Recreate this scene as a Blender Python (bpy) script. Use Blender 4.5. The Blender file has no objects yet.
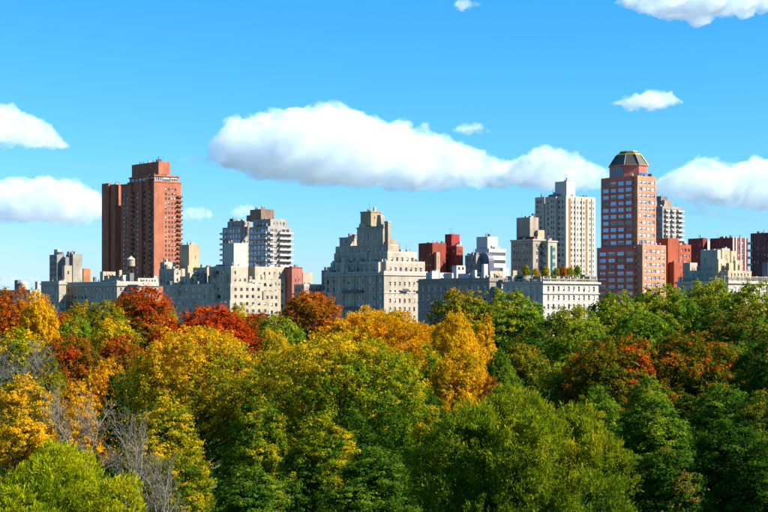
import bpy, bmesh, math, random
import numpy as np
from mathutils import Vector

scene = bpy.context.scene
col = scene.collection
rad = math.radians

# ------------------------------------------------------------------ camera
F, CX, HY, EYE = 1500.0, 384.0, 305.0, 34.0      # focal length in photo pixels, principal column, horizon row, eye height
cam_d = bpy.data.cameras.new('camera')
cam = bpy.data.objects.new('camera', cam_d); col.objects.link(cam)
cam.location = (0, 0, EYE); cam.rotation_euler = (rad(90), 0, 0)
cam_d.sensor_width = 36.0; cam_d.lens = 36.0 * F / 768.0
cam_d.shift_y = (HY - 256.0) / 768.0
cam_d.clip_start = 1.0; cam_d.clip_end = 90000.0
scene.camera = cam

# ------------------------------------------------------------------ sky and sun
SUN_AZ = (0.965, -0.26)                            # horizontal direction towards the sun: right, a little behind the camera
SUN_EL = rad(35)
world = bpy.data.worlds.new('World'); scene.world = world; world.use_nodes = True
wn = world.node_tree; wn.nodes.clear()
sky = wn.nodes.new('ShaderNodeTexSky'); sky.sky_type = 'NISHITA'; sky.sun_disc = False
sky.sun_elevation = SUN_EL; sky.sun_rotation = math.atan2(SUN_AZ[0], SUN_AZ[1])
sky.altitude = 200; sky.air_density = 1.0; sky.dust_density = 0.25; sky.ozone_density = 1.6
tint = wn.nodes.new('ShaderNodeMix'); tint.data_type = 'RGBA'; tint.blend_type = 'MULTIPLY'
tint.inputs['Factor'].default_value = 1.0; tint.inputs['B'].default_value = (0.100, 1.01, 1.57, 1)
bg = wn.nodes.new('ShaderNodeBackground'); bg.inputs['Strength'].default_value = 0.0525
wo = wn.nodes.new('ShaderNodeOutputWorld')
sep = wn.nodes.new('ShaderNodeSeparateColor'); cmb = wn.nodes.new('ShaderNodeCombineColor')
rp_ = wn.nodes.new('ShaderNodeMath'); rp_.operation = 'POWER'; rp_.inputs[1].default_value = 2.0
wn.links.new(sky.outputs[0], sep.inputs[0]); wn.links.new(sep.outputs[0], rp_.inputs[0]); wn.links.new(rp_.outputs[0], cmb.inputs[0])
wn.links.new(sep.outputs[1], cmb.inputs[1]); wn.links.new(sep.outputs[2], cmb.inputs[2])
wn.links.new(cmb.outputs[0], tint.inputs['A']); wn.links.new(tint.outputs['Result'], bg.inputs['Color'])
wn.links.new(bg.outputs[0], wo.inputs['Surface'])
sun_d = bpy.data.lights.new('sun', 'SUN'); sun_d.energy = 5.0; sun_d.angle = rad(0.53); sun_d.color = (1.0, 0.92, 0.80)
sun = bpy.data.objects.new('sun', sun_d); col.objects.link(sun)
sdir = Vector((SUN_AZ[0] * math.cos(SUN_EL), SUN_AZ[1] * math.cos(SUN_EL), math.sin(SUN_EL))).normalized()
sun.rotation_euler = sdir.to_track_quat('Z', 'Y').to_euler(); sun.location = (300, -100, 300)
vs = scene.view_settings
scene.display_settings.display_device = 'sRGB'
vs.view_transform = 'Standard'; vs.look = 'None'; vs.gamma = 1.0; vs.use_curve_mapping = False; vs.exposure = 1.3
cy = scene.cycles
cy.max_bounces = 24; cy.diffuse_bounces = 3; cy.glossy_bounces = 2; cy.transmission_bounces = 4
cy.volume_bounces = 7; cy.volume_step_rate = 1.0; cy.volume_max_steps = 160; cy.transparent_max_bounces = 16; cy.use_denoising = True
cy.sample_clamp_indirect = 8.0

# ------------------------------------------------------------------ helpers
def setp(o, label=None, cat=None, group=None, kind=None):
    if label: o['label'] = label
    if cat: o['category'] = cat
    if group: o['group'] = group
    if kind: o['kind'] = kind
    return o

def empty(name, loc=(0, 0, 0), rz=0.0):
    o = bpy.data.objects.new(name, None); col.objects.link(o)
    o.location = loc; o.rotation_euler = (0, 0, rz); o.empty_display_size = 1.0
    return o

class MB:
    """collects faces, builds one mesh object"""
    def __init__(s): s.v = []; s.f = []; s.m = []
    def quad(s, a, b, c, d, m=0):
        n = len(s.v); s.v += [a, b, c, d]; s.f.append((n, n + 1, n + 2, n + 3)); s.m.append(m)
    def poly(s, pts, m=0):
        n = len(s.v); s.v += list(pts); s.f.append(tuple(range(n, n + len(pts)))); s.m.append(m)
    def box(s, x0, x1, y0, y1, z0, z1, m=0):
        n = len(s.v)
        s.v += [(x0, y0, z0), (x1, y0, z0), (x1, y1, z0), (x0, y1, z0), (x0, y0, z1), (x1, y0, z1), (x1, y1, z1), (x0, y1, z1)]
        for q in ((0, 3, 2, 1), (4, 5, 6, 7), (0, 1, 5, 4), (1, 2, 6, 5), (2, 3, 7, 6), (3, 0, 4, 7)):
            s.f.append(tuple(n + i for i in q)); s.m.append(m)
    def frustum(s, bot, top, m=0, cap=True):
        n = len(s.v); k = len(bot); s.v += list(bot) + list(top)
        for i in range(k):
            j = (i + 1) % k; s.f.append((n + i, n + j, n + k + j, n + k + i)); s.m.append(m)
        if cap:
            s.f.append(tuple(n + k + i for i in range(k))); s.m.append(m)
            s.f.append(tuple(n + i for i in reversed(range(k)))); s.m.append(m)
    def cyl(s, x, y, z0, z1, r0, r1=None, k=14, m=0):
        r1 = r0 if r1 is None else r1
        a = [2 * math.pi * i / k for i in range(k)]
        s.frustum([(x + r0 * math.cos(t), y + r0 * math.sin(t), z0) for t in a], [(x + r1 * math.cos(t), y + r1 * math.sin(t), z1) for t in a], m)
    def build(s, name, mats, parent=None, smooth=False):
        me = bpy.data.meshes.new(name); me.from_pydata(s.v, [], s.f)
        if not isinstance(mats, (list, tuple)): mats = [mats]
        for m in mats: me.materials.append(m)
        if len(mats) > 1: me.polygons.foreach_set('material_index', s.m)
        if smooth: me.polygons.foreach_set('use_smooth', [True] * len(me.polygons))
        me.update()
        o = bpy.data.objects.new(name, me); col.objects.link(o)
        if parent: o.parent = parent
        return o

def node_mat(name):
    m = bpy.data.materials.new(name); m.use_nodes = True
    return m, m.node_tree.nodes, m.node_tree.links, m.node_tree.nodes['Principled BSDF']

_mc = {}
ALB = 0.55                                           # stone and brick colours below are given for a lighter print
def wall_mat(c, rough=0.85, var=0.30, streak=0.5):
    """masonry: base colour with large stains, streaks down the face and fine grain"""
    key = ('w', tuple(c), rough, var, streak)
    if key in _mc: return _mc[key]
    m, N, L, b = node_mat('masonry')
    tc = N.new('ShaderNodeTexCoord')
    mp = N.new('ShaderNodeMapping'); mp.inputs['Scale'].default_value = (0.55, 0.55, 0.07); L.new(tc.outputs['Object'], mp.inputs[0])
    n1 = N.new('ShaderNodeTexNoise'); n1.inputs['Scale'].default_value = 1.0; n1.inputs['Detail'].default_value = 5; L.new(mp.outputs[0], n1.inputs['Vector'])
    n2 = N.new('ShaderNodeTexNoise'); n2.inputs['Scale'].default_value = 0.16; n2.inputs['Detail'].default_value = 6; L.new(tc.outputs['Object'], n2.inputs['Vector'])
    n3 = N.new('ShaderNodeTexNoise'); n3.inputs['Scale'].default_value = 2.4; n3.inputs['Detail'].default_value = 3; L.new(tc.outputs['Object'], n3.inputs['Vector'])
    a1 = N.new('ShaderNodeMath'); a1.operation = 'ADD'; L.new(n1.outputs['Fac'], a1.inputs[0]); L.new(n2.outputs['Fac'], a1.inputs[1])
    a2 = N.new('ShaderNodeMath'); a2.operation = 'ADD'; L.new(a1.outputs[0], a2.inputs[0]); L.new(n3.outputs['Fac'], a2.inputs[1])
    mr = N.new('ShaderNodeMapRange'); mr.inputs['From Min'].default_value = 1.05; mr.inputs['From Max'].default_value = 1.95
    mr.inputs['To Min'].default_value = 1 - var * 1.5; mr.inputs['To Max'].default_value = 1 + var; L.new(a2.outputs[0], mr.inputs['Value'])
    mx = N.new('ShaderNodeMix'); mx.data_type = 'RGBA'; mx.blend_type = 'MULTIPLY'; mx.inputs['Factor'].default_value = 1
    mx.inputs['A'].default_value = (*[v * ALB for v in c], 1); L.new(mr.outputs[0], mx.inputs['B']); L.new(mx.outputs['Result'], b.inputs['Base Color'])
    b.inputs['Roughness'].default_value = rough; b.inputs['Specular IOR Level'].default_value = 0.25
    _mc[key] = m; return m

def plain_mat(name, c, rough=0.6, metal=0.0, spec=0.4):
    key = ('p', name, tuple(c), rough, metal)
    if key in _mc: return _mc[key]
    m, N, L, b = node_mat(name)
    n2 = N.new('ShaderNodeTexNoise'); n2.inputs['Scale'].default_value = 0.9; n2.inputs['Detail'].default_value = 5
    tc = N.new('ShaderNodeTexCoord'); L.new(tc.outputs['Object'], n2.inputs['Vector'])
    mr = N.new('ShaderNodeMapRange'); mr.inputs['To Min'].default_value = 0.78; mr.inputs['To Max'].default_value = 1.2; L.new(n2.outputs['Fac'], mr.inputs['Value'])
    mx = N.new('ShaderNodeMix'); mx.data_type = 'RGBA'; mx.blend_type = 'MULTIPLY'; mx.inputs['Factor'].default_value = 1
    mx.inputs['A'].default_value = (*c, 1); L.new(mr.outputs[0], mx.inputs['B']); L.new(mx.outputs['Result'], b.inputs['Base Color'])
    b.inputs['Roughness'].default_value = rough; b.inputs['Metallic'].default_value = metal; b.inputs['Specular IOR Level'].default_value = spec
    _mc[key] = m; return m

def glass_mat(name, c, rough=0.08, metal=0.0, ior=1.6):
    m, N, L, b = node_mat(name)
    b.inputs['Base Color'].default_value = (*c, 1); b.inputs['Roughness'].default_value = rough
    b.inputs['Metallic'].default_value = metal; b.inputs['IOR'].default_value = ior
    return m
GL_DARK = glass_mat('window_glass_dark', (0.018, 0.024, 0.035))
GL_MID = glass_mat('window_glass_grey', (0.06, 0.075, 0.10), 0.12)
GL_BLUE = glass_mat('window_glass_reflecting', (0.11, 0.23, 0.36), 0.12, 0.7)
BLIND = plain_mat('window_blind', (0.62, 0.60, 0.55), 0.8)
ROOM = plain_mat('dark_room', (.012, .011, .010), .9)
SILL = plain_mat('stone_sill', (.44, .40, .32), .8)
FR_DARK = plain_mat('window_frame_dark', (0.06, 0.06, 0.065), 0.5)
FR_LIGHT = plain_mat('window_frame_light', (0.55, 0.54, 0.50), 0.6)
TAR = plain_mat('roof_tar', (0.09, 0.085, 0.08), 0.9)

# window units: 1 x 1, outside is -y; shared by every window of a family
def window_mesh(glass, frame, blind=0.0, rail=True, mull=0, curtain=False, sill=False, cooler=False, open_=False):
    b = MB(); t = 0.07
    if cooler: b.box(.24, .76, -.55, -.062, .05, .28, 1)
    if open_: b.quad((t, -.008, .06), (1 - t, -.008, .06), (1 - t, -.008, .40), (t, -.008, .40), 4)
    if sill: b.box(-.12, 1.12, -.42, -.002, -.09, -.004, 3); b.box(-.06, 1.06, -.36, -.24, 1.004, 1.10, 3)
    b.quad((0, .0, 0), (1, .0, 0), (1, .0, 1), (0, .0, 1), 0)
    for (x0, x1, z0, z1) in ((0, t, 0, 1), (1 - t, 1, 0, 1), (t, 1 - t, 0, t * .8), (t, 1 - t, 1 - t * .8, 1)):
        b.box(x0, x1, -.06, -.004, z0, z1, 1)
    if rail: b.box(t, 1 - t, -.05, -.004, .48, .53, 1)
    for i in range(mull): x = (i + 1) / (mull + 1); b.box(x - .02, x + .02, -.05, -.004, t * .8, 1 - t * .8, 1)
    if blind: b.quad((t, -.012, 1 - blind), (1 - t, -.012, 1 - blind), (1 - t, -.012, .94), (t, -.012, .94), 2)
    if curtain:
        b.quad((t, -.01, .06), (t + .2, -.01, .06), (t + .16, -.01, .94), (t, -.01, .94), 2)
        b.quad((1 - t - .2, -.01, .06), (1 - t, -.01, .06), (1 - t, -.01, .94), (1 - t - .16, -.01, .94), 2)
    me = bpy.data.meshes.new('window'); me.from_pydata(b.v, [], b.f)
    for m in (glass, frame, BLIND, SILL, ROOM): me.materials.append(m)
    me.polygons.foreach_set('material_index', b.m); me.update()
    return me
FAM = {
    'old': [window_mesh(GL_DARK, FR_LIGHT, sill=True), window_mesh(GL_DARK, FR_DARK, sill=True), window_mesh(GL_MID, FR_LIGHT, sill=True), window_mesh(GL_DARK, FR_DARK, .35, sill=True), window_mesh(GL_DARK, FR_LIGHT, .55, sill=True),
            window_mesh(GL_DARK, FR_DARK, 0, True, 0, True, True), window_mesh(GL_DARK, FR_LIGHT, .2, sill=True, cooler=True), window_mesh(GL_MID, FR_LIGHT, .0, sill=True, open_=True), window_mesh(GL_DARK, FR_DARK, .8, sill=True)],
    'dark': [window_mesh(GL_DARK, FR_DARK), window_mesh(GL_DARK, FR_DARK, .3), window_mesh(GL_MID, FR_DARK), window_mesh(GL_DARK, FR_DARK, 0, False, 1), window_mesh(GL_DARK, FR_LIGHT, .15, cooler=True), window_mesh(GL_DARK, FR_DARK, .7), window_mesh(GL_MID, FR_DARK, 0, open_=True)],
    'wide': [window_mesh(GL_MID, FR_LIGHT, 0, False, 2), window_mesh(GL_DARK, FR_LIGHT, .3, False, 2), window_mesh(GL_DARK, FR_DARK, 0, False, 2), window_mesh(GL_MID, FR_DARK, .5, False, 1)],
    'blue': [window_mesh(GL_BLUE, FR_LIGHT, 0, False, 1), window_mesh(GL_BLUE, FR_LIGHT, 0, False, 2), window_mesh(GL_BLUE, FR_LIGHT, .3, False, 1), window_mesh(GL_MID, FR_LIGHT, 0, False, 1), window_mesh(GL_DARK, FR_LIGHT, .45, False, 2), window_mesh(GL_DARK, FR_DARK, 0, False, 1), window_mesh(GL_BLUE, FR_DARK, .65, False, 1)],
    'pale': [window_mesh(GL_BLUE, FR_LIGHT, .5, False, 1), window_mesh(GL_BLUE, FR_LIGHT, .8, False, 1), window_mesh(GL_MID, FR_LIGHT, .3, False, 1), window_mesh(GL_BLUE, FR_LIGHT, 0, False, 1)],
}

# ------------------------------------------------------------------ street grid: every building is turned the same way
TH = rad(40)
UX, UY = math.cos(TH), math.sin(TH)
def pxpt(px, Y): return ((px - CX) / F * Y, Y)
def zat(py, Y): return EYE + (HY - py) / F * Y

def W(n, fam='old', pitch=3.3, w=0.5, h=1.7, top=1.0, m0=1.0, m1=1.0, rec=0.28, rows=None, skip=0.0):
    return dict(n=n, fam=fam, pitch=pitch, w=w, h=h, top=top, m0=m0, m1=m1, rec=rec, rows=rows, skip=skip)

class Building:
    """local frame: x runs along the sunny face (to the right and away), y along the shaded face (to the left and away);
    the near corner of the main block is the origin"""
    def __init__(s, name, label, xc, Y, cat='building', seed=1, vis=332):
        s.Y, s.xc = Y, xc
        x, y = pxpt(xc, Y); s.C = (x, y)
        s.root = setp(empty(name, (x, y, 0), TH), label, cat)
        s.zmin = zat(vis, Y); s.rng = random.Random(seed); s.nw = 0; s.tops = []; s.over = MB(); s.overm = None
    def loc(s, p):
        dx, dy = p[0] - s.C[0], p[1] - s.C[1]
        return (dx * UX + dy * UY, -dx * UY + dy * UX)
    def wpos(s, x, y): return (s.C[0] + x * UX - y * UY, s.C[1] + x * UY + y * UX)
    def _solve(s, px, o, d):
        ow = s.wpos(*o); dw = (d[0] * UX - d[1] * UY, d[0] * UY + d[1] * UX); k = (px - CX) / F
        return (k * ow[1] - ow[0]) / (dw[0] - k * dw[1])
    def corner(s, xc, sb):
        """near corner of a block seen at photo column xc, set back sb metres from the main face"""
        if xc <= s.xc + 0.01:
            o = (sb, 0); return (sb, s._solve(xc, o, (0, 1)))
        o = (0, sb); return (s._solve(xc, o, (1, 0)), sb)
    def tier(s, part, mat, xl, xc, xr, top, bottom=None, sb=0.0, L=None, R=None, wl=None, wr=None):
        cx_, cy_ = s.corner(xc, sb)
        Yc = s.wpos(cx_, cy_)[1]
        z1 = zat(top, Yc); z0 = 0.0 if bottom is None else zat(bottom, Yc)
        ln = L if L is not None else s._solve(xl, (cx_, cy_), (0, 1))
        rn = R if R is not None else s._solve(xr, (cx_, cy_), (1, 0))
        return s.block(part, mat, cx_, cx_ + rn, cy_, cy_ + ln, z0, z1, wl, wr)
    def block(s, part, mat, x0, x1, y0, y1, z0, z1, wl=None, wr=None):
        b = MB()
        b.quad((x1, y0, z0), (x1, y1, z0), (x1, y1, z1), (x1, y0, z1)); b.quad((x1, y1, z0), (x0, y1, z0), (x0, y1, z1), (x1, y1, z1))
        b.quad((x0, y0, z1), (x1, y0, z1), (x1, y1, z1), (x0, y1, z1), 1)
        b.quad((x0, y1, z0), (x1, y1, z0), (x1, y0, z0), (x0, y0, z0), 1)
        s._face(b, lambda t, d, z: (x0 + t, y0 + d, z), x1 - x0, z0, z1, wr, False)
        s._face(b, lambda t, d, z: (x0 + d, y1 - t, z), y1 - y0, z0, z1, wl, True)
        b.build(part, [mat, TAR], s.root)
        s.tops.append((x0, x1, y0, y1, z0, z1))
        return (x0, x1, y0, y1, z0, z1)
    def _face(s, b, P, length, z0, z1, w, left):
        if not w:
            b.quad(P(0, 0, z0), P(length, 0, z0), P(length, 0, z1), P(0, 0, z1)); return
        n = w['n']; usable = length - w['m0'] - w['m1']; cw = usable / n
        cols = []
        for i in range(n):
            c = w['m0'] + (i + .5) * cw; hw = cw * w['w'] / 2; cols.append((c - hw, c + hw))
        rows = []; zt = z1 - w['top']
        while zt - w['h'] > max(z0 + .25, s.zmin) and (w['rows'] is None or len(rows) < w['rows']):
            rows.append((zt - w['h'], zt)); zt -= w['pitch']
        zc = z1; rec = w['rec']
        fam = FAM[w['fam']]
        for (za, zb) in rows:
            b.quad(P(0, 0, zb), P(length, 0, zb), P(length, 0, zc), P(0, 0, zc)); zc = za
            t = 0.0
            for (ta, tb) in cols:
                b.quad(P(t, 0, za), P(ta, 0, za), P(ta, 0, zb), P(t, 0, zb)); t = tb
                if s.rng.random() < w['skip']:
                    b.quad(P(ta, 0, za), P(tb, 0, za), P(tb, 0, zb), P(ta, 0, zb)); continue
                b.quad(P(ta, 0, za), P(ta, rec, za), P(ta, rec, zb), P(ta, 0, zb)); b.quad(P(tb, rec, za), P(tb, 0, za), P(tb, 0, zb), P(tb, rec, zb))
                b.quad(P(ta, 0, za), P(tb, 0, za), P(tb, rec, za), P(ta, rec, za)); b.quad(P(ta, rec, zb), P(tb, rec, zb), P(tb, 0, zb), P(ta, 0, zb))
                me = s.rng.choice(fam) if s.rng.random() < .75 else fam[0]
                s.window(me, P(ta, rec - .02, za), tb - ta, zb - za, left)
            b.quad(P(t, 0, za), P(length, 0, za), P(length, 0, zb), P(t, 0, zb))
        b.quad(P(0, 0, z0), P(length, 0, z0), P(length, 0, zc), P(0, 0, zc))
    def window(s, me, p, w, h, left):
        s.nw += 1
        if s.nw > 300:                                      # past the limit: joined into one part
            s.overm = me
            for poly in me.polygons:
                vs_ = [me.vertices[i].co for i in poly.vertices]
                s.over.poly([((p[0] + v.y, p[1] - v.x * w, p[2] + v.z * h) if left else (p[0] + v.x * w, p[1] + v.y, p[2] + v.z * h)) for v in vs_], poly.material_index)
            return
        o = bpy.data.objects.new('window', me); col.objects.link(o); o.parent = s.root
        o.location = p; o.scale = (w, 1, h)
        if left: o.rotation_euler = (0, 0, -math.pi / 2)
    def clutter(s, bx, n, lo=.8, hi=2.4):
        """vents, tanks, pipes, aerials near the front edges of a roof"""
        x0, x1, y0, y1, _, z = bx; rn = s.rng
        for i in range(n):
            if rn.random() < .5: x, y = rn.uniform(x0 + 1, x1 - 1.5), y0 + rn.uniform(.8, 4)
            else: x, y = x0 + rn.uniform(.8, 4), rn.uniform(y0 + 1, y1 - 1.5)
            k = rn.random(); h = rn.uniform(lo, hi); z_ = z - .02
            if k < .5: s.boxpart('roof_vent', rn.choice((WD, WG, WL, WW, FR_DARK)), x, x + rn.uniform(.6, 2.2), y, y + rn.uniform(.6, 1.8), z_, z_ + h * .8)
            elif k < .8:
                m = MB(); m.cyl(x, y, z_, z_ + h, .22, .22, 8); m.cyl(x, y, z_ + h + .005, z_ + h + .3, .38, .1, 8); m.build('vent_pipe', rn.choice((WD, FR_DARK, WW)), s.root)
            else: s.boxpart('aerial', FR_DARK, x, x + .09, y, y + .09, z_, z_ + h * 1.8)
    def done(s):
        for q, bx in enumerate(s.tops):
            a = (bx[1] - bx[0]) * (bx[3] - bx[2])
            if a > 25: s.clutter(bx, int(min(18, 3 + a / 30)))
        if s.over.f:
            o = s.over.build('distant_windows', list(s.overm.materials), s.root); o['kind'] = 'stuff'
    def ring(s, part, mat, bx, z0, z1, out=0.35):
        """a cornice, band or parapet going round a block"""
        x0, x1, y0, y1 = bx[:4]; b = MB(); i = 0.02
        b.box(x0 - out, x1 + out, y0 - out, y0 + i, z0, z1); b.box(x0 - out, x0 + i, y0 + i, y1 + out, z0, z1)
        b.box(x1 - i, x1 + out, y0 + i, y1 + out, z0, z1); b.box(x0 + i, x1 - i, y1 - i, y1 + out, z0, z1)
        return b.build(part, mat, s.root)
    def parapet(s, mat, bx, h=0.9, th=0.35):
        x0, x1, y0, y1, _, z = bx; b = MB(); e = .03; z -= .01
        b.box(x0 + e, x1 - e, y0 + e, y0 + th, z, z + h); b.box(x0 + e, x0 + th, y0 + th, y1 - e, z, z + h)
        b.box(x1 - th, x1 - e, y0 + th, y1 - e, z, z + h); b.box(x0 + th, x1 - th, y1 - th, y1 - e, z, z + h)
        return b.build('parapet', mat, s.root)
    def boxpart(s, part, mat, x0, x1, y0, y1, z0, z1):
        b = MB(); b.box(x0, x1, y0, y1, z0, z1); return b.build(part, mat, s.root)
    def balconies(s, mat, bx, face, t0, t1, pitch, top, out=1.5, railmat=None, zmin=None):
        """a stack of balconies: slab plus solid or barred front"""
        x0, x1, y0, y1, z0, z1 = bx; z = z1 - top; me = None
        while z > max(s.zmin, z0 + 1):
            if me is None:
                b = MB(); w = t1 - t0
                b.box(0, w, -out, 0, 0, .22, 0); b.box(0, w, -out, -out + .1, .22, 1.1, 1)
                b.box(0, .1, -out + .1, 0, .22, 1.1, 1); b.box(w - .1, w, -out + .1, 0, .22, 1.1, 1)
                o = b.build('balcony', [mat, railmat or mat], s.root); me = o.data
            else:
                o = bpy.data.objects.new('balcony', me); col.objects.link(o); o.parent = s.root
            if face == 'R': o.location = (x0 + t0, y0, z)
            else: o.location = (x0, y1 - t0, z); o.rotation_euler = (0, 0, -math.pi / 2)
            z -= pitch

# ------------------------------------------------------------------ ground
FC = pxpt(543, 540)                                      # a corner on the avenue's building line
def smooth(t): t = min(1, max(0, t)); return t * t * (3 - 2 * t)
def ground_z(x, y):
    d = (x - FC[0]) * UX + (y - FC[1]) * UY              # distance from the building line, negative in the park
    return 9.0 * smooth((-28 - d) / 70) + (0.9 * math.sin(x * .021 + 1) * math.sin(y * .017) if d < -60 else 0) - 0.15
gm, N, L, b = node_mat('park_ground')
nz = N.new('ShaderNodeTexNoise'); nz.inputs['Scale'].default_value = .08; nz.inputs['Detail'].default_value = 8
tc = N.new('ShaderNodeTexCoord'); L.new(tc.outputs['Object'], nz.inputs['Vector'])
rp = N.new('ShaderNodeValToRGB'); rp.color_ramp.elements[0].color = (.03, .055, .012, 1); rp.color_ramp.elements[1].color = (.11, .08, .03, 1)
rp.color_ramp.elements[0].position = .35; rp.color_ramp.elements[1].position = .7
L.new(nz.outputs['Fac'], rp.inputs[0]); L.new(rp.outputs[0], b.inputs['Base Color']); b.inputs['Roughness'].default_value = .95
g = MB(); xs = [-30000, -8000, -2000, -800] + list(range(-400, 401, 20)) + [800, 2000, 8000, 30000]; ys = [-2000, -300] + list(range(-60, 1000, 20)) + [1500, 4000, 12000, 40000]
g.v = [(x, y, ground_z(x, y)) for y in ys for x in xs]
for j in range(len(ys) - 1):
    for i in range(len(xs) - 1):
        k = j * len(xs) + i; g.f.append((k, k + 1, k + 1 + len(xs), k + len(xs))); g.m.append(0)
setp(g.build('park_ground', gm, None, True), kind='structure')
# the avenue below the buildings: roadway and pavement with kerb
def strip(name, d0, d1, z0, z1, mat):
    b = MB(); b.box(d0, d1, -600, 900, z0, z1); o = b.build(name, mat); o.location = (FC[0], FC[1], 0); o.rotation_euler = (0, 0, TH)
    return setp(o, kind='structure')
strip('road', -19, -5.0, -.3, 0.0, plain_mat('asphalt', (.05, .05, .052), .9))
strip('pavement', -5.0, -0.05, -.3, .13, plain_mat('concrete_flags', (.28, .27, .25), .9))

# ------------------------------------------------------------------ buildings
LIME = (.60, .54, .42); CREAM = (.66, .57, .40); WHITE = (.72, .69, .62); GREY = (.36, .35, .34)
BRICK = (.60, .21, .11); RED = (.42, .08, .045); TAN = (.55, .40, .24); DGREY = (.30, .29, .29)
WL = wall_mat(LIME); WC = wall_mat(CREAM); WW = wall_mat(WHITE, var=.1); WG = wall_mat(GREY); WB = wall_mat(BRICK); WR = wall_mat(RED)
WT = wall_mat(TAN); WD = wall_mat(DGREY)
TRIM = wall_mat((.66, .61, .50), var=.1)

def water_tower(b, label, px, base, top, sb, r, conc=False, cat='water tank'):
    """wooden tank on a steel stand: stands on a roof, a thing of its own"""
    lx, ly = b.corner(px, sb); wx, wy = b.wpos(lx, ly); z0 = zat(base, wy); z1 = zat(top, wy)
    t = setp(empty('water_tank', (wx, wy, z0)), label, cat, 'rooftop water tanks'); h = z1 - z0
    steel = plain_mat('stand_steel', (.07, .065, .06), .7, .4); wood = plain_mat('tank_wood', (.40, .30, .20), .85)
    for i in range(4):
        a = math.pi / 4 + i * math.pi / 2; m = MB(); m.cyl(r * .75 * math.cos(a), r * .75 * math.sin(a), 0, h * .4, .14, k=6); m.build('leg', steel, t)
    m = MB(); m.cyl(0, 0, h * .38, h * .42, r * 1.02); m.build('platform', steel, t)
    m = MB(); m.cyl(0, 0, h * .42, h * .8, r, r * .96, 18)
    tk = m.build('tank', wood, t)
    for q in range(4):
        zz = h * (.46 + q * .09); m = MB(); m.cyl(0, 0, zz, zz + .12, r * 1.015, r * 1.015, 18); m.build('hoop', steel, tk)
    m = MB(); m.cyl(0, 0, h * .8, h, r * 1.1, .12, 18); m.build('roof', plain_mat('tank_roof', (.50, .42, .30), .8), t)
    return t

# -- far left: low building with a domed tank
B = Building('apartment_building', 'low pale roofline with parapet peeping over orange trees at the far left edge', 30, 840, seed=2)
bx = B.tier('wall', WL, -30, 30, 46, 291.5, wl=W(10, h=1.9)); B.parapet(TRIM, bx, 1.0)
B.tier('bulkhead', WD, 14.5, 17.5, 21, 280, 291, 1); B.tier('chimney', WW, 36, 37.5, 40.5, 281.5, 291.5, 2, L=3)
B.tier('bulkhead', WW, 22, 26.5, 30, 289, 291.5, .6); B.tier('chimney', WC, 5, 6.5, 8, 287.5, 291.5, 2, L=3)
B.done()
wx, wy = B.wpos(*B.corner(23.5, 4)); z0 = zat(290.5, wy); r = 4.6 / F * wy
t = setp(empty('roof_tank', (wx, wy, z0)), 'cream round tank with domed top on the far left low roof', 'tank')
m = MB(); m.cyl(0, 0, 0, (290.5 - 284) / F * wy, r, r, 20); m.build('drum', WC, t)
m = MB(); zb = (290.5 - 284) / F * wy
for k in range(5):
    a0, a1 = k * math.pi / 10, (k + 1) * math.pi / 10; m.cyl(0, 0, zb + r * .62 * math.sin(a0), zb + r * .62 * math.sin(a1), r * math.cos(a0), max(.02, r * math.cos(a1)), 20)
m.build('dome', WW, t)

# -- concrete twin blocks behind
B = Building('apartment_tower', 'grey concrete twin-block tower with dark recess left of the red brick tower', 63, 860, seed=3)
CON = wall_mat((.40, .39, .36))
B.tier('wall', CON, 49.5, 57, 64, 254.5, wl=W(3, 'dark', w=.5), sb=0)
B.tier('penthouse', WW, 54, 57.5, 61, 249.3, 254.5, 1.5)
B.tier('wall', CON, 60, 65.5, 74, 257, sb=3, wl=W(2, 'dark'))
B.tier('stair_block', WC, 63.5, 64.5, 72, 265.5, sb=-3, L=3, wr=W(1, 'dark', w=.4, h=2, top=3, rows=1))
bx = B.tier('wall', wall_mat((.50, .46, .38)), 66, 73, 82.5, 254, sb=1)
B.tier('chimney', CON, 67, 69, 71.5, 251.5, 256, 4); B.tier('penthouse', CON, 70, 71.5, 75, 252, 254, 3)
B.done()
B = Building('brick_building', 'small orange brick block beside the grey concrete twin tower', 84, 900, seed=4)
B.tier('wall', wall_mat((.62, .25, .10)), 81, 83.5, 90.5, 268.5); B.done()

# -- front left limestone buildings
B = Building('apartment_building', 'narrow shaded limestone building with one sunlit strip below the concrete twin tower', 59, 800, seed=5)
bx = B.tier('wall', WL, 41, 59, 66, 282.5, wl=W(5, 'old', 3.6, .45, 2.0, 2.2), wr=W(2, h=2, top=6))
B.ring('cornice', TRIM, bx, bx[5] - 1.0, bx[5] - .3, .5); B.parapet(TRIM, bx); B.tier('bulkhead', WC, 62, 63.5, 66, 279.5, 283, 2); B.done()
B = Building('apartment_building', 'long limestone building with shaded flank and sunlit corner before the red brick tower', 117, 771, seed=6)
bx = B.tier('wall', WL, 66, 117, 159, 283.5, wl=W(14, 'old', 3.7, .45, 2.1, 2.0), wr=W(9, 'old', 3.7, .4, 2.0, 2.0))
B.ring('cornice', TRIM, bx, bx[5] - 1.2, bx[5] - .2, .7); B.ring('band_course', TRIM, bx, bx[5] - 9.3, bx[5] - 8.8, .25); B.parapet(TRIM, bx, 1.2)
B.tier('penthouse', WC, 100, 103, 115.5, 271.5, 283.5, 3, wr=W(3, 'dark', h=1.8, top=1.6, rows=1))
B.tier('penthouse', WL, 104, 108, 117.5, 275.5, 283.5, 2); B.tier('bulkhead', WW, 121, 123, 129, 275, 283, 4); B.tier('bulkhead', WD, 127.5, 130, 134, 273, 283, 2)
B.tier('penthouse', WW, 136, 138, 158, 278, 283.5, 5, wr=W(6, 'dark', h=1.5, top=.8, rows=1)); B.tier('chimney', WC, 118, 119.5, 122, 270, 283, 6)
B.tier('bulkhead', WW, 153, 154, 157, 276, 283, 7); B.tier('chimney', WD, 93, 94.5, 96.5, 277, 283.5, 4)
B.done()
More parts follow.
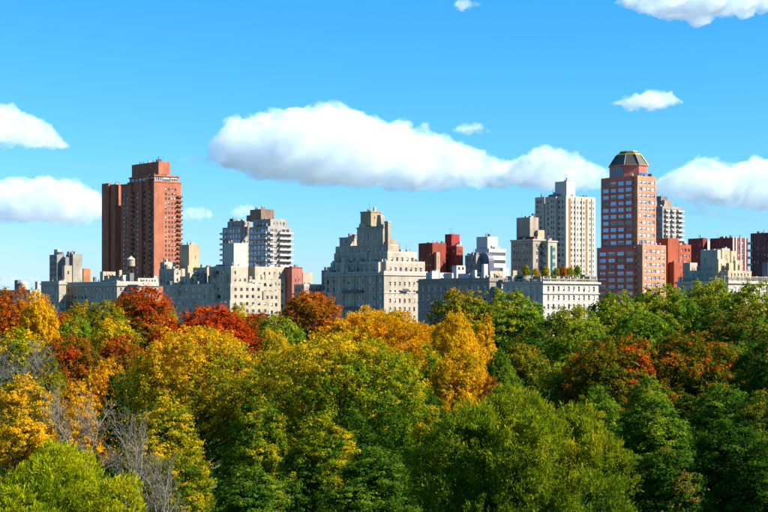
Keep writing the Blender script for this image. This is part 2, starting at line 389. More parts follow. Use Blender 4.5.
water_tower(B, 'conical roofed wooden water tank in front of the red brick tower', 131, 273.2, 256, 4.5, 2.1)

# -- red brick tower
B = Building('apartment_tower', 'tall red brick tower with dark shaded flank and penthouse, highest on the left', 154, 950, seed=7, vis=290)
main = B.tier('wall', WB, 121, 154, 181, 180.5, wl=W(9, 'dark', 3.0, .5, 1.5, 6), wr=W(4, 'dark', 3.0, .55, 1.6, 4.3, 7.6, 3.2))
B.ring('band_course', WB, main, main[5] - .9, main[5] - .1, .3)
x0, x1, y0, y1, z0, z1 = main
# glazed top storey set in the parapet
top = B.block('penthouse', WB, x0 + .6, x1 - 1.2, y0 + .6, y1 - 10, z1, z1 + 3.0, W(6, 'wide', 5, .85, 2.2, .4, rows=1), W(3, 'wide', 5, .92, 2.4, .3, .3, .3, rows=1))
B.ring('cornice', WB, top, top[5], top[5] + .9, .5)
B.tier('wall', WB, 104, 115.5, 122, 184, sb=4.5, wl=W(3, 'dark', 3.0, .5, 1.4, 5), wr=None)
B.tier('pier', WB, 104, 108.5, 111.2, 183, sb=3.2, L=9)
B.tier('pier', WB, 110, 115.2, 118.6, 184.5, sb=-1.0, L=4)
for xx, tp in ((130.5, 182), (148.5, 178.5)):
    q = B.tier('pier', WB, xx - 4, xx, xx + 2.6, tp, sb=-1.6, L=4.0 if xx < 140 else 2.5)
    B.balconies(WT, q, 'R', .15, 1.4, 3.0, 9.0, 1.0)
q = B.tier('pier', WB, 140, 141.5, 143.5, 181, sb=-1.2, L=2)
B.balconies(wall_mat((.30, .10, .06)), main, 'R', x1 - x0 - 3.0, x1 - x0 + .6, 3.0, 10, 1.3)
pent = B.tier('penthouse', WB, 131.8, 158.6, 170, 161.3, 180, 5, wr=W(2, 'dark', w=.3, h=1.6, top=8, rows=1), wl=W(6, 'dark', w=.5, h=1.6, top=8, rows=1))
B.boxpart('mast', FR_DARK, pent[0] + .4, pent[0] + .8, pent[2] + .8, pent[2] + 1.2, pent[5], pent[5] + 3.4)
B.boxpart('vent_pipe', FR_DARK, pent[0] + .2, pent[0] + 1.1, pent[2] + .5, pent[2] + 1.5, pent[5], pent[5] + 1.4)
B.done()

# -- cream tower block
B = Building('apartment_building', 'plain cream block with few windows right of the red brick tower base', 189, 760, seed=8)
bx = B.tier('wall', wall_mat((.70, .55, .32)), 179.5, 189, 199.5, 244.5, wr=W(1, 'dark', 5.5, .22, 1.7, 5.5, 3.2, 1.6))
B.tier('bulkhead', WC, 189.5, 191, 196.5, 243.2, 244.6, 1); B.done()

# -- stepped terraced block, shaded side with terraces and sunny cream side
B = Building('apartment_building', 'stepped cream terraced block with sunlit windows below the blank white slab', 230, 693, seed=9)
CR2 = wall_mat((.66, .58, .43))
bx = B.tier('wall', CR2, 158, 230, 268, 300, wl=W(12, 'wide', 3.3, .6, 1.6, 1), wr=W(6, 'dark', 3.3, .42, 1.5, 1, 1, 0))
bx = B.tier('setback_tier', CR2, 163, 230.5, 262, 285.5, 300, .4, wl=W(10, 'wide', 3.3, .55, 1.6, 1), wr=W(5, 'dark', 3.3, .42, 1.5, 1, 1.2, .3)); B.parapet(TRIM, bx, .9)
bx = B.tier('setback_tier', CR2, 209, 231, 248, 267.5, 285.5, .8, wl=W(4, 'wide', 3.3, .5, 1.6, 1.3), wr=W(3, 'dark', 3.4, .35, 1.4, 1.6, 1, .4, skip=.25)); B.parapet(TRIM, bx, .7)
bx = B.tier('wing', CR2, 262, 263.5, 280, 291, None, 3, L=10, wr=W(3, 'dark', 3.5, .5, 1.6, 2.2)); bx = B.tier('wing', CR2, 247, 249.5, 275, 279.5, None, 4.5, L=11, wr=W(4, 'dark', 3.5, .5, 1.6, 1.6))
bx = B.tier('setback_tier', CR2, 252, 255, 285.5, 268, 279.8, 9, L=14, wr=W(5, 'dark', 3.6, .3, 1.3, 1.8, 1, 2, skip=.4)); B.parapet(TRIM, bx, .7)
bx = B.tier('wing', CR2, 270, 272, 285.5, 279, None, 8, L=10, wr=W(3, 'wide', 3.5, .6, 1.6, 1.6))
bx = B.tier('setback_tier', CR2, 193, 207, 214, 268.5, 286, 5, wl=W(3, 'wide', 3.3, .55, 1.6, 1.2)); B.parapet(TRIM, bx, .6)
bx = B.tier('setback_tier', CR2, 180, 196, 203, 276, 287, 2, wl=W(4, 'wide', 3.3, .55, 1.6, 1.2))
bx = B.tier('setback_tier', CR2, 159, 175, 185, 270, 286, 7, wl=W(4, 'wide', 3.3, .5, 1.6, 1.2), wr=W(2, 'dark', 3.3, .4, 1.5, 1.2)); B.parapet(TRIM, bx, .7)
bx = B.tier('setback_tier', CR2, 160, 164.5, 176, 262, 271, 12, wl=W(2, 'wide', 3.3, .5, 1.6, 1.2))
for (xl, xc, xr, tp, bt, sb) in ((178, 179, 184, 281, 287, -.6), (211, 212.5, 221, 271, 278, -.7), (212, 213, 224, 284, 290, -.8), (176, 177.5, 186, 290, 296, -.9), (213, 215, 222, 293, 303, -.8)):
    B.tier('terrace_bay', WC, xl, xc, xr, tp, bt, sb, wr=W(1, 'dark', 3.3, .5, 1.4, .7))
for k in range(9):
    px = 165 + k * 7.2; B.tier('chimney', CR2 if k % 2 else WD, px, px + 1.2, px + 2.8, 264.5 + (k * 7 % 5), 287, 9, L=1.5)
B.tier('bulkhead', CR2, 216, 219, 226, 264.5, 268, 3); B.tier('bulkhead', CR2, 238, 240, 246, 264, 268, 6)
for k in range(16):                                      # small terrace rooms and stair heads scattered over the steps
    px = 162 + B.rng.random() * 64; tp = 268 + B.rng.random() * 22; B.tier('terrace_room', B.rng.choice((CR2, WC, WD, WG)), px, px + 1.5 + 3 * B.rng.random(), px + 6 + 3 * B.rng.random(), tp, 297, .3 + 3 * B.rng.random(), wl=W(1, 'wide', 3.3, .6, 1.5, .8), wr=W(1, 'dark', 3.3, .5, 1.5, .8))
hz = B.tier('slab_tower', wall_mat((.74, .70, .60), var=.07), 224, 233.8, 248, 243, 268, 4)
B.done()

# -- balcony tower behind
B = Building('apartment_tower', 'grey tower ringed with balconies and brown rooftop block behind the white slab', 268, 800, seed=10, vis=285)
GR = wall_mat((.52, .49, .42)); RAIL = plain_mat('balcony_rail', (.36, .35, .32), .7)
w1 = B.tier('wall', GR, 222.5, 241, 254, 226.5, sb=5, wl=W(6, 'blue', 2.95, .8, 1.9, 1.3), wr=W(3, 'wide', 2.95, .6, 1.6, 1.4))
B.balconies(GR, w1, 'L', -.8, 4.2, 2.95, 4.0, 1.4, RAIL)
w2 = B.tier('wall', GR, 249, 268, 291, 226, wl=W(5, 'blue', 2.95, .88, 2.0, 1.4, .3, .3), wr=W(5, 'wide', 2.95, .72, 1.8, 1.5))
W2 = w2[1] - w2[0]; L2 = w2[3] - w2[2]
B.balconies(GR, w2, 'R', .5, W2 * .22, 2.95, 4.1, 1.3, RAIL); B.balconies(GR, w2, 'R', W2 * .45, W2 + .9, 2.95, 4.1, 1.5, RAIL); B.balconies(GR, w2, 'L', 1, L2 - .5, 2.95, 4.1, 1.1, RAIL)
u1 = B.tier('setback_tier', GR, 227.5, 242, 251, 220.5, 227, 7, wl=W(4, 'wide', 2.95, .6, 1.5, .9), wr=W(2, 'dark', 2.95, .4, 1.4, .9))
u2 = B.tier('setback_tier', GR, 253, 270.5, 287, 220, 226.5, 3, wl=W(4, 'wide', 2.95, .6, 1.5, .9), wr=W(4, 'wide', 2.95, .4, 1.4, .9)); B.parapet(GR, u2, .8)
B.tier('bulkhead', WD, 229.5, 233, 236.5, 218.5, 221, 9)
B.tier('penthouse', wall_mat((.36, .24, .17)), 250, 261, 274, 209, 221, 6); B.tier('penthouse', wall_mat((.36, .24, .17)), 246.5, 252, 256, 215, 221, 8)
B.boxpart('vent', WD, *(lambda c: (c[0] + 3, c[0] + 5, c[1] + 1, c[1] + 3))(B.corner(262, 7)), zat(210, 805), zat(207.7, 805)); B.done()

# -- pink building group right of it
B = Building('brick_building', 'dark red and pink stucco building between the cream block and stepped limestone tower', 292, 720, seed=11)
bx = B.tier('wall', wall_mat((.60, .22, .16)), 283.5, 292, 302.5, 268.5, wr=W(2, 'dark', 5, .25, 1.4, 5)); B.parapet(WR, bx, .7); B.done()
B = Building('apartment_building', 'small blank cream wall block right of the pink stucco building', 304, 740, seed=12)
B.tier('wall', WC, 301, 303, 312.5, 272.5); B.done()
B = Building('apartment_building', 'low pinkish terrace roof in front of the small cream block', 305, 690, seed=13)
bx = B.tier('wall', wall_mat((.62, .42, .34)), 294, 304, 322, 286, wl=W(3, h=1.8), wr=W(6, 'dark', 3.3, .5, 1.3, 1)); B.parapet(WW, bx, .9); B.done()
B = Building('apartment_building', 'dark shaded sliver of building at the left flank of the stepped limestone tower', 330, 690, seed=14)
bx = B.tier('wall', WD, 321.5, 330, 336, 270, wl=W(2, 'dark')); B.tier('bulkhead', WW, 324, 326.5, 329, 267, 270, 2); B.done()

# -- stepped limestone apartment house (centre)
B = Building('apartment_house', 'stepped limestone apartment house with chimney-topped central tower, sunlit right side', 384, 607, seed=15)
JL = wall_mat((.62, .54, .41)); JT = wall_mat((.60, .46, .28))
t0 = B.tier('wall', JL, 324.5, 384, 428, 273, wl=W(11, 'old', 3.45, .48, 2.0, 2.2), wr=W(8, 'old', 3.45, .36, 1.8, 3.4, 2, 1.2))
B.ring('cornice', TRIM, t0, t0[5] - .9, t0[5] - .25, .45); B.ring('band_course', TRIM, t0, t0[5] - 8.2, t0[5] - 7.8, .2); B.parapet(TRIM, t0, .9)
t1 = B.tier('setback_tier', JL, 330.5, 386, 425, 263, 273, 1.6, wl=W(9, 'old', 3.45, .42, 1.8, 1.5), wr=W(7, 'old', 3.45, .4, 1.8, 1.6)); B.parapet(TRIM, t1, .9)
t2 = B.tier('setback_tier', JL, 334, 387.5, 417, 253, 263, 3.4, wl=W(8, 'old', 3.45, .42, 1.8, 1.5), wr=W(5, 'old', 3.45, .36, 1.7, 1.6)); B.parapet(TRIM, t2, .8)
t3 = B.tier('setback_tier', JL, 335.5, 387, 399, 245.5, 253, 4.6, wl=W(7, 'old', 3.45, .4, 1.8, .8)); B.parapet(TRIM, t3, .6)
t4 = B.tier('turret', JL, 339.5, 350.5, 360.5, 237, 246, 6, wl=W(2, 'old', 3.4, .4, 1.6, 1), wr=W(2, 'old', 3.4, .3, 1.5, 1)); B.ring('cornice', TRIM, t4, t4[5] - .4, t4[5], .25)
t5 = B.tier('central_tower', JL, 357, 382, 389, 226, 245.5, 5.2, wl=W(3, 'old', 7, .3, 3.0, 3.0, rows=1)); B.ring('cornice', TRIM, t5, t5[5] - .5, t5[5], .3)
t6 = B.tier('tower_top', JT, 360.5, 371, 381.5, 211, 226, 6.5, wr=W(2, 'dark', 3.4, .3, 1.5, 2.2, rows=1)); B.ring('cornice', JT, t6, t6[5] - .5, t6[5], .2)
# shaped gables on the tower's shaded face
x0, x1, y0, y1, z0, z1 = t5; m = MB(); wd = y1 - y0
for yc, hw, hh in ((y0 + wd * .10, wd * .11, 4.6), (y0 + wd * .80, wd * .13, 1.6)):
    m.frustum([(x0 - .3, yc - hw, z1 - 1), (x0 + 1.6, yc - hw, z1 - 1), (x0 + 1.6, yc + hw, z1 - 1), (x0 - .3, yc + hw, z1 - 1)],
              [(x0 - .3, yc - hw * .6, z1 + hh), (x0 + 1.6, yc - hw * .6, z1 + hh), (x0 + 1.6, yc + hw * .6, z1 + hh), (x0 - .3, yc + hw * .6, z1 + hh)])
m.build('gable', JL, B.root)
ch = B.tier('chimney', JT, 386.4, 388.0, 390.4, 221, 253, 3.9, L=2.2); B.ring('chimney_cap', TRIM, ch, ch[5] - .6, ch[5] - .1, .2)
bt = B.tier('buttress', JT, 388, 390.6, 399.5, 244, 253, 5, L=5)
x0, x1, y0, y1, z0, z1 = bt; m = MB()
m.frustum([(x0, y0 + .02, z1), (x1 - .1, y0 + .02, z1), (x1 - .1, y1 - .02, z1), (x0, y1 - .02, z1)], [(x0, y0 + .02, z1 + 2.6), (x0 + .8, y0 + .02, z1 + 2.6), (x0 + .8, y1 - .02, z1 + 2.6), (x0, y1 - .02, z1 + 2.6)]); m.build('sloping_shoulder', JT, B.root)
for (xl, xc, xr, tp, bt_, sb) in ((343, 344, 346, 258, 273, -.9), (377, 378.5, 380.5, 262, 273, -.8), (328, 329.2, 331, 267, 274, .2), (400, 401, 403, 249.5, 253, 4)):
    B.tier('pier', TRIM, xl, xc, xr, tp, bt_, sb, L=1.6)
for a in (.02, .12, .30, .48, .66, .84, .95):              # flat piers down the shaded front
    yy = t0[2] + (t0[3] - t0[2]) * a; B.boxpart('pilaster', JL, t0[0] - .35, t0[0] - .012, yy, yy + .7, B.zmin - 4, t0[5] - 1.0)
for a in (.05, .5, .93):
    yy = t1[2] + (t1[3] - t1[2]) * a; B.boxpart('pilaster', TRIM, t1[0] - .5, t1[0] - .012, yy, yy + .9, t1[4] + .1, t1[5] + 1.6)
for a in (.1, .36, .62, .9):
    yy = t2[2] + (t2[3] - t2[2]) * a; B.boxpart('pilaster', TRIM, t2[0] - .4, t2[0] - .012, yy, yy + .7, t2[4] + .1, t2[5] + 1.3)
iron = plain_mat('balcony_iron', (.05, .05, .055), .5)
LL = t0[3] - t0[2]
for fl, a, c in ((1, .32, .66), (3, .30, .62)):
    o = MB(); zz = t0[5] - 1.2 - 3.45 * (fl + 1) + .3
    for q in range(8):
        yy = t0[2] + LL * (a + (c - a) * q / 8); o.box(-1.0, -.01, yy, yy + .08, zz, zz + 1.0)
    o.box(-1.1, -.02, t0[2] + LL * a, t0[2] + LL * c, zz - .2, zz); o.box(-1.1, -1.0, t0[2] + LL * a, t0[2] + LL * c, zz + .01, zz + .9)
    o.build('balcony', [iron], B.root)
for a in (.38, .74):
    o = MB(); RR = t0[1]; zz = t0[5] - 7.3; o.box(RR * a, RR * a + 3.4, -1.0, -.01, zz - .2, zz); o.box(RR * a, RR * a + 3.4, -1.0, -.92, zz, zz + .95); o.build('balcony', [iron], B.root)
B.done()

# -- dark front building with flat roof and white roof sheds
B = Building('apartment_building', 'flat-roofed shaded grey apartment building with white roof sheds at centre right', 489.5, 561, seed=16)
M1 = wall_mat((.44, .38, .32))
bx = B.tier('wall', M1, 418, 489.5, 511, 279, wl=W(11, 'old', 3.4, .42, 1.9, 2.6), wr=W(4, 'old', 3.4, .4, 1.8, 2.6))
B.ring('cornice', M1, bx, bx[5] - .9, bx[5] - .2, .4); B.ring('band_course', wall_mat((.45, .42, .38)), bx, bx[5] - 8.8, bx[5] - 8.4, .2); B.parapet(M1, bx, .5)
WS = wall_mat((.70, .69, .66), var=.08)
for (xl, xc, xr, tp, bt_, sb, mt) in ((426, 430, 451, 272.5, 279, 3, WS), (430, 432, 440, 271, 279, 1.6, WS), (444, 452, 453.5, 273, 279, 2, WS), (452, 456.5, 465.5, 265.5, 279, 6, WS), (458, 469, 475, 273.5, 279, 4, WS), (470, 474, 489, 272, 279, 5, WS), (472, 475, 477, 270, 279, 3, WS), (481.5, 484, 488, 264, 279, 8, WS), (456, 458, 461, 268, 279, 9, WD)):
    B.tier('roof_shed', mt, xl, xc, xr, tp, bt_, sb, wr=W(2, 'dark', 3, .5, 1.1, .6, .4, .4, rows=1) if xr - xc > 8 else None)
B.tier('penthouse', wall_mat((.74, .60, .36)), 488, 490, 503, 271, 279, 5, wr=W(2, 'dark', 3, .35, 1.5, 1, rows=1)); B.tier('bulkhead', WW, 500, 503, 509, 268, 279, 6); B.done()

# -- red brick group behind
B = Building('brick_building', 'red brick apartment block with dark shaded wings and square roof block, centre right distance', 432, 820, seed=17, vis=285)
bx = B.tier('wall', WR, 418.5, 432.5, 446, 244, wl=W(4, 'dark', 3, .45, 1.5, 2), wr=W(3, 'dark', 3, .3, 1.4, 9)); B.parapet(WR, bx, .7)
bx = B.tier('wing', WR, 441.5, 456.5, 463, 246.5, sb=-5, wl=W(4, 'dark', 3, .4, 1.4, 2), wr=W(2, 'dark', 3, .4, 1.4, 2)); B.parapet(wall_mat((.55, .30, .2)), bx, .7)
B.tier('stair_block', wall_mat((.62, .40, .28)), 434, 436.5, 440, 252, None, -2, L=4, wr=W(1, 'dark', 3, .4, 1.4, 2))
B.tier('penthouse', wall_mat((.46, .06, .05)), 445, 451.5, 459.5, 234, 246, 1); B.tier('chimney', WW, 459, 460, 461.5, 242, 247, -3, L=2); B.done()

# -- modern banded office
B = Building('office_building', 'white banded modern office block with blank square top', 489, 780, seed=18, vis=285)
OW = wall_mat((.74, .73, .72), var=.06); BANDG = GL_DARK
bx = B.tier('wall', OW, 475, 489, 506, 248.5, wl=W(1, 'dark', 4.0, .94, 1.7, 1.9, .2, .2), wr=W(1, 'dark', 4.0, .97, 1.7, 1.9, .2, .2)); B.tier('penthouse', OW, 476.5, 487.5, 498, 236.5, 248.5, 1.5)
B.done()
B = Building('apartment_building', 'small grey building with barrel-vaulted dark roof before the white banded office', 481, 720, seed=19, vis=285)
bx = B.tier('wall', WG, 465, 476, 483, 255, wl=W(4, 'dark', 3.2, .5, 1.6, 1.2), wr=W(2, 'dark', 3.2, .5, 1.6, 1.2)); B.tier('bulkhead', WD, 467, 470, 473, 253.4, 255, 2)
bx = B.tier('wall', wall_mat((.13, .16, .22)), 478, 489, 494, 261, sb=-2, wl=W(4, 'blue', 3.2, .6, 1.6, 1.2))
x0, x1, y0, y1, z0, z1 = bx; m = MB(); hw = (y1 - y0) / 2; ymid = (y0 + y1) / 2
pr = [(ymid + hw * math.cos(a), z1 + 4.2 * math.sin(a)) for a in [math.pi * i / 10 for i in range(11)]]
for i in range(10):
    m.quad((x0, pr[i][0], pr[i][1]), (x0, pr[i + 1][0], pr[i + 1][1]), (x1, pr[i + 1][0], pr[i + 1][1]), (x1, pr[i][0], pr[i][1]))
m.poly([(x0, p[0], p[1]) for p in pr]); m.poly([(x1, p[0], p[1]) for p in reversed(pr)])
m.build('barrel_roof', plain_mat('slate', (.08, .10, .13), .5), B.root); B.done()

# -- tan tower with green bay
B = Building('apartment_house', 'tan stepped apartment house with blank top block and green copper bay', 533, 640, seed=20, vis=290)
NT = wall_mat((.50, .42, .32)); NT2 = wall_mat((.68, .52, .30))
bx = B.tier('wall', NT, 511, 533, 545, 239, wl=W(7, 'old', 3.2, .4, 1.7, 1.5), wr=W(2, 'old', 3.2, .4, 1.6, 2)); B.ring('cornice', TRIM, bx, bx[5] - .6, bx[5], .35)
B.tier('penthouse', NT, 516.5, 530, 538.5, 217, 239, 3); B.tier('penthouse', NT2, 536, 538, 544.5, 230, 239, 3.2)
B.tier('roof_shed', wall_mat((.25, .09, .07)), 518, 534, 536, 236.5, 239, 1.2)
b2 = B.tier('wing', wall_mat((.62, .55, .42)), 540, 548, 557, 240.5, None, -3.5, wl=W(2, 'blue', 3.2, .7, 2.2, 1.5)); B.ring('cornice', TRIM, b2, b2[5] - .6, b2[5], .3)
gw = (b2[1] - b2[0]); m = MB(); gx = b2[0] + gw * .52
m.frustum([(gx - gw * .26, b2[2] - .01, b2[5] - 15), (gx - gw * .16, b2[2] - .7, b2[5] - 15), (gx + gw * .16, b2[2] - .7, b2[5] - 15), (gx + gw * .26, b2[2] - .01, b2[5] - 15)],
          [(gx - gw * .26, b2[2] - .01, b2[5] - 2.2), (gx - gw * .16, b2[2] - .7, b2[5] - 2.2), (gx + gw * .16, b2[2] - .7, b2[5] - 2.2), (gx + gw * .26, b2[2] - .01, b2[5] - 2.2)])
bay = m.build('copper_bay', plain_mat('copper_green', (.13, .30, .24), .6), B.root)
for k in range(4): m = MB(); m.box(gx - gw * .15, gx + gw * .15, b2[2] - .74, b2[2] - .703, b2[5] - 4.6 - 3.2 * k, b2[5] - 3.0 - 3.2 * k); m.build('bay_window', GL_MID, bay)
B.done()

# -- white tall tower
B = Building('apartment_tower', 'tall white tower with square top and brown vertical strips left of the red domed tower', 566, 800, seed=21, vis=285)
OT = wall_mat((.70, .64, .53), var=.08); BR = wall_mat((.42, .22, .10))
bx = B.tier('wall', OT, 545, 566, 595.5, 197, wl=W(5, 'dark', 2.85, .5, 1.6, 1.6), wr=W(8, 'old', 2.85, .45, 1.35, 1.8, 3.0, .8))
B.parapet(OT, bx, .8)
lw = B.tier('wing', OT, 535, 544, 550, 196.8, sb=3, wl=W(2, 'dark', 2.85, .75, 1.7, 1.6)); B.tier('wing', OT, 548, 556, 559, 196.5, sb=-1.2, L=5, wl=W(2, 'dark', 2.85, .5, 1.6, 1.6))
RR = bx[1]
for a in (.09, .66): B.boxpart('brick_strip', BR, RR * a, RR * a + 1.5, -.12, -.01, 15, bx[5] - .6)
for a in (.30, .52, .86): B.boxpart('pilaster', OT, RR * a, RR * a + .7, -.35, -.01, 15, bx[5])
B.tier('penthouse', wall_mat((.76, .73, .68), var=.06), 555, 566.5, 575.3, 181, 197, 2); B.tier('bulkhead', WD, 549, 558, 565, 194, 197, .8); B.tier('bulkhead', WW, 553, 556, 560, 192, 197, 4)
B.done()

# -- white front building with roof garden
B = Building('apartment_house', 'white limestone apartment house with rooftop garden at centre right front', 543, 540, seed=22)
PW = wall_mat((.74, .70, .60), var=.1)
bx = B.tier('wall', PW, 503, 543, 598.5, 281.5, wl=W(6, 'old', 3.25, .42, 2.0, 1.6, 1.2, 1.2), wr=W(10, 'old', 3.25, .36, 1.95, 1.6, 1.4, 1.2))
B.ring('cornice', TRIM, bx, bx[5] - .75, bx[5] - .05, .7); B.ring('band_course', TRIM, bx, bx[5] - 4.45, bx[5] - 4.05, .45)
x0, x1, y0, y1, z0, z1 = bx
def rail(x0_, y0_, x1_, y1_, z, n, parent, mat, hh=1.1):
    """balustrade: posts, each its own piece, and a coping"""
    m = MB(); dx, dy = x1_ - x0_, y1_ - y0_
    if abs(dx) > abs(dy): m.box(x0_, x1_, y0_ - .14, y0_ + .14, z + hh - .18, z + hh); m.box(x0_, x1_, y0_ - .14, y0_ + .14, z, z + .14)
    else: m.box(x0_ - .14, x0_ + .14, min(y0_, y1_), max(y0_, y1_), z + hh - .18, z + hh); m.box(x0_ - .14, x0_ + .14, min(y0_, y1_), max(y0_, y1_), z, z + .14)
    m.build('coping', mat, parent); me = None
    for i in range(n):
        f = (i + .5) / n
        if me is None:
            q = MB(); big = .13; q.cyl(0, 0, .14, hh * .45, big * .7, big * 1.1, 6); q.cyl(0, 0, hh * .45, hh - .18, big * 1.1, big * .6, 6); o = q.build('baluster', mat, parent); me = o.data
        else:
            o = bpy.data.objects.new('baluster', me); col.objects.link(o); o.parent = parent
        o.location = (x0_ + dx * f, y0_ + dy * f, z)
rail(x0 + .2, y0 + .2, x1 - .2, y0 + .2, z1, 36, B.root, TRIM); rail(x0 + .2, y0 + .5, x0 + .2, y1 - .2, z1, 30, B.root, TRIM)
for k in range(9):
    f = k / 8; B.boxpart('pedestal', TRIM, x0 + .5 + (x1 - x0 - 1.4) * f, x0 + 1.0 + (x1 - x0 - 1.4) * f, y0 + .38, y0 + .85, z1, z1 + 1.9)
for k in range(5):
    f = k / 4; B.boxpart('pedestal', TRIM, x0 + .4, x0 + .9, y0 + 1.6 + (y1 - y0 - 3) * f, y0 + 2.1 + (y1 - y0 - 3) * f, z1, z1 + 1.8)
GS = wall_mat((.42, .40, .36))
for (xl, xc, xr, tp, sb, mt) in ((506, 512, 519, 276, 4, GS), (515, 524, 531, 275, 3, GS), (531, 541, 548, 276.5, 3, GS), (545, 549, 566, 276, 5, PW), (556, 562, 580, 277.5, 4, GS), (580, 585, 594, 274.5, 6, GS), (586, 589, 596, 276.5, 3, wall_mat((.2, .2, .21))), (511, 513, 517, 270.5, 7, NT2), (552, 553.5, 556, 274, 7, PW)):
    B.tier('roof_shed', mt, xl, xc, xr, tp, 281.5, sb, wr=W(3, 'dark', 3, .55, 1.0, .5, .4, .4, rows=1) if xr - xc > 9 else None)
B.done()
PB = B; PZ = z1

# -- red and glass tower with mansard crown
B = Building('apartment_tower', 'red brick and glass tower with dark mansard crown edged in yellow', 641, 700, seed=23, vis=305)
QR = wall_mat((.84, .25, .18)); QT = wall_mat((.74, .36, .20)); QX = QR
s1 = B.tier('wall', QR, 597, 635, 642, 246.5, L=None, wl=W(4, 'blue', 3.12, .76, 1.85, 2.2, .6, .6)); B.boxpart('band_course', QR, s1[0] - .3, s1[0] - .01, s1[2] + .2, s1[3] - .2, s1[5] - .6, s1[5])
s2 = B.tier('wing', QT, 636, 642.5, 666, 246, L=20, wr=W(5, 'pale', 3.12, .62, 1.7, 1.6, .8, .5)); B.parapet(QT, s2, .7)
u = B.tier('shaft', QR, 601, 633, 638.5, 177.5, sb=1.2, wl=W(4, 'blue', 3.12, .78, 1.9, 1.4, .5, .5)); B.parapet(QR, u, .8)
u2 = B.tier('shaft', QT, 633, 637.5, 656, 177, None, 1.6, L=20, wr=W(4, 'pale', 3.12, .66, 1.75, 1.4, .7, .5)); B.parapet(QT, u2, .8)
for blk, off, zlo in ((u, 1.4, s1[5] + .5), (s1, 2.2, B.zmin)):
    for k in range(40):
        zc_ = blk[5] - off - 1.8 - 3.12 * k - .66
        if zc_ < zlo: break
        B.boxpart('floor_band', QX, blk[0] - .3, blk[0] - .012, blk[2] + .2, blk[3] - .2, zc_ - .38, zc_ + .38)
B.balconies(QT, u, 'R', .2, u[1] - u[0] + .4, 3.12, 4.0, 1.1, QT); B.balconies(QT, s1, 'R', .2, 1.8, 3.12, 4.0, 1.1, QT)
# drum and mansard crown: octagons on the shaft
def octo(cx_, cy_, rx, ry, z, c=.42):
    return [(cx_ + rx * a, cy_ + ry * d, z) for a, d in ((-1, -c), (-c, -1), (c, -1), (1, -c), (1, c), (c, 1), (-c, 1), (-1, c))]
za = u[5]; Yq = 712; x0_, y0_ = u[0] + 1.2, u2[2] + 1.4
hx = 7.6; cxq, cyq = x0_ + hx, y0_ + 11.4; hy = 9.2
zd, zm, zt = zat(165.5, Yq), zat(154, Yq), zat(150.2, Yq)
m = MB(); m.frustum(octo(cxq, cyq, hx, hy, za), octo(cxq, cyq, hx, hy, zd)); m.build('drum', QR, B.root)
m = MB(); m.frustum(octo(cxq, cyq, hx + .45, hy + .45, zd), octo(cxq, cyq, hx + .45, hy + .45, zd + .5)); m.build('cornice', QT, B.root)
SL = plain_mat('mansard_slate', (.085, .075, .060), .5, .1); YEL = plain_mat('yellow_metal', (.75, .58, .03), .4)
m = MB(); m.frustum(octo(cxq, cyq, hx, hy, zd + .5), octo(cxq, cyq, hx * .62, hy * .62, zm)); m.build('mansard_roof', SL, B.root)
m = MB(); m.frustum(octo(cxq, cyq, hx * .6, hy * .6, zm), octo(cxq, cyq, hx * .42, hy * .44, zt)); m.build('crown_cap', SL, B.root)
m = MB(); A1 = octo(cxq, cyq, hx * .64, hy * .64, zm); A2 = octo(cxq, cyq, hx * .64, hy * .64, zm + .5); m.frustum(A1, A2); m.build('crown_rim', YEL, B.root)
b1, t1_ = octo(cxq, cyq, hx * 1.02, hy * 1.02, zd + .5), octo(cxq, cyq, hx * .645, hy * .645, zm + .2)
for i in range(8):
    p, q = Vector(b1[i]), Vector(t1_[i]); d = Vector((.22, .22, 0)); m = MB()
    m.frustum([tuple(p + Vector(e)) for e in ((-.2, -.2, 0), (.2, -.2, 0), (.2, .2, 0), (-.2, .2, 0))], [tuple(q + Vector(e)) for e in ((-.2, -.2, 0), (.2, -.2, 0), (.2, .2, 0), (-.2, .2, 0))]); m.build('roof_rib', YEL if i == 2 else SL, B.root)
m = MB(); lat = octo(cxq, cyq, hx * .46, hy * .46, zt - .2); m.frustum(lat, octo(cxq, cyq, hx * .46, hy * .46, zt + .15)); m.build('crown_ridge', YEL, B.root)
# slate courses on the mansard
for k in range(1, 5):
    f = k / 5; s_ = 1 - .38 * f; m = MB(); zz = zd + .5 + (zm - zd - .5) * f; m.frustum(octo(cxq, cyq, hx * s_ + .10, hy * s_ + .10, zz - .06), octo(cxq, cyq, hx * s_ + .10, hy * s_ + .10, zz + .06)); m.build('roof_course', plain_mat('roof_course', (.14, .14, .14), .5), B.root)
# great arched window on the shaded drum face
xf = cxq - hx - .06; ww = hy * .42 * .98; zb_, hh = za + .4, zd - za - .8; m = MB(); arc = [(xf, cyq - ww, zb_)]
for i in range(11): a = math.pi * i / 10; arc.append((xf, cyq - ww * math.cos(a), zb_ + hh * .5 + hh * .5 * math.sin(a)))
arc.append((xf, cyq + ww, zb_)); m.poly(list(reversed(arc))); o = m.build('arched_window', GL_MID, B.root)
for i in range(5):
    m = MB(); yy = cyq - ww + 2 * ww * (i + .5) / 5; m.box(xf - .08, xf - .005, yy - .06, yy + .06, zb_, zb_ + hh * .8); m.build('mullion', FR_DARK, o)
m = MB(); m.box(cxq - hx * .38, cxq + hx * .38, cyq - hy - .08, cyq - hy - .01, za + 1.2, za + 3.0); m.build('drum_window', GL_BLUE, B.root)
B.boxpart('roof_shed', WD, cxq + hx * .6, u2[1] - .6, cyq - hy - 1.4, cyq - hy + 3, za + .02, za + 2.6)
B.done()

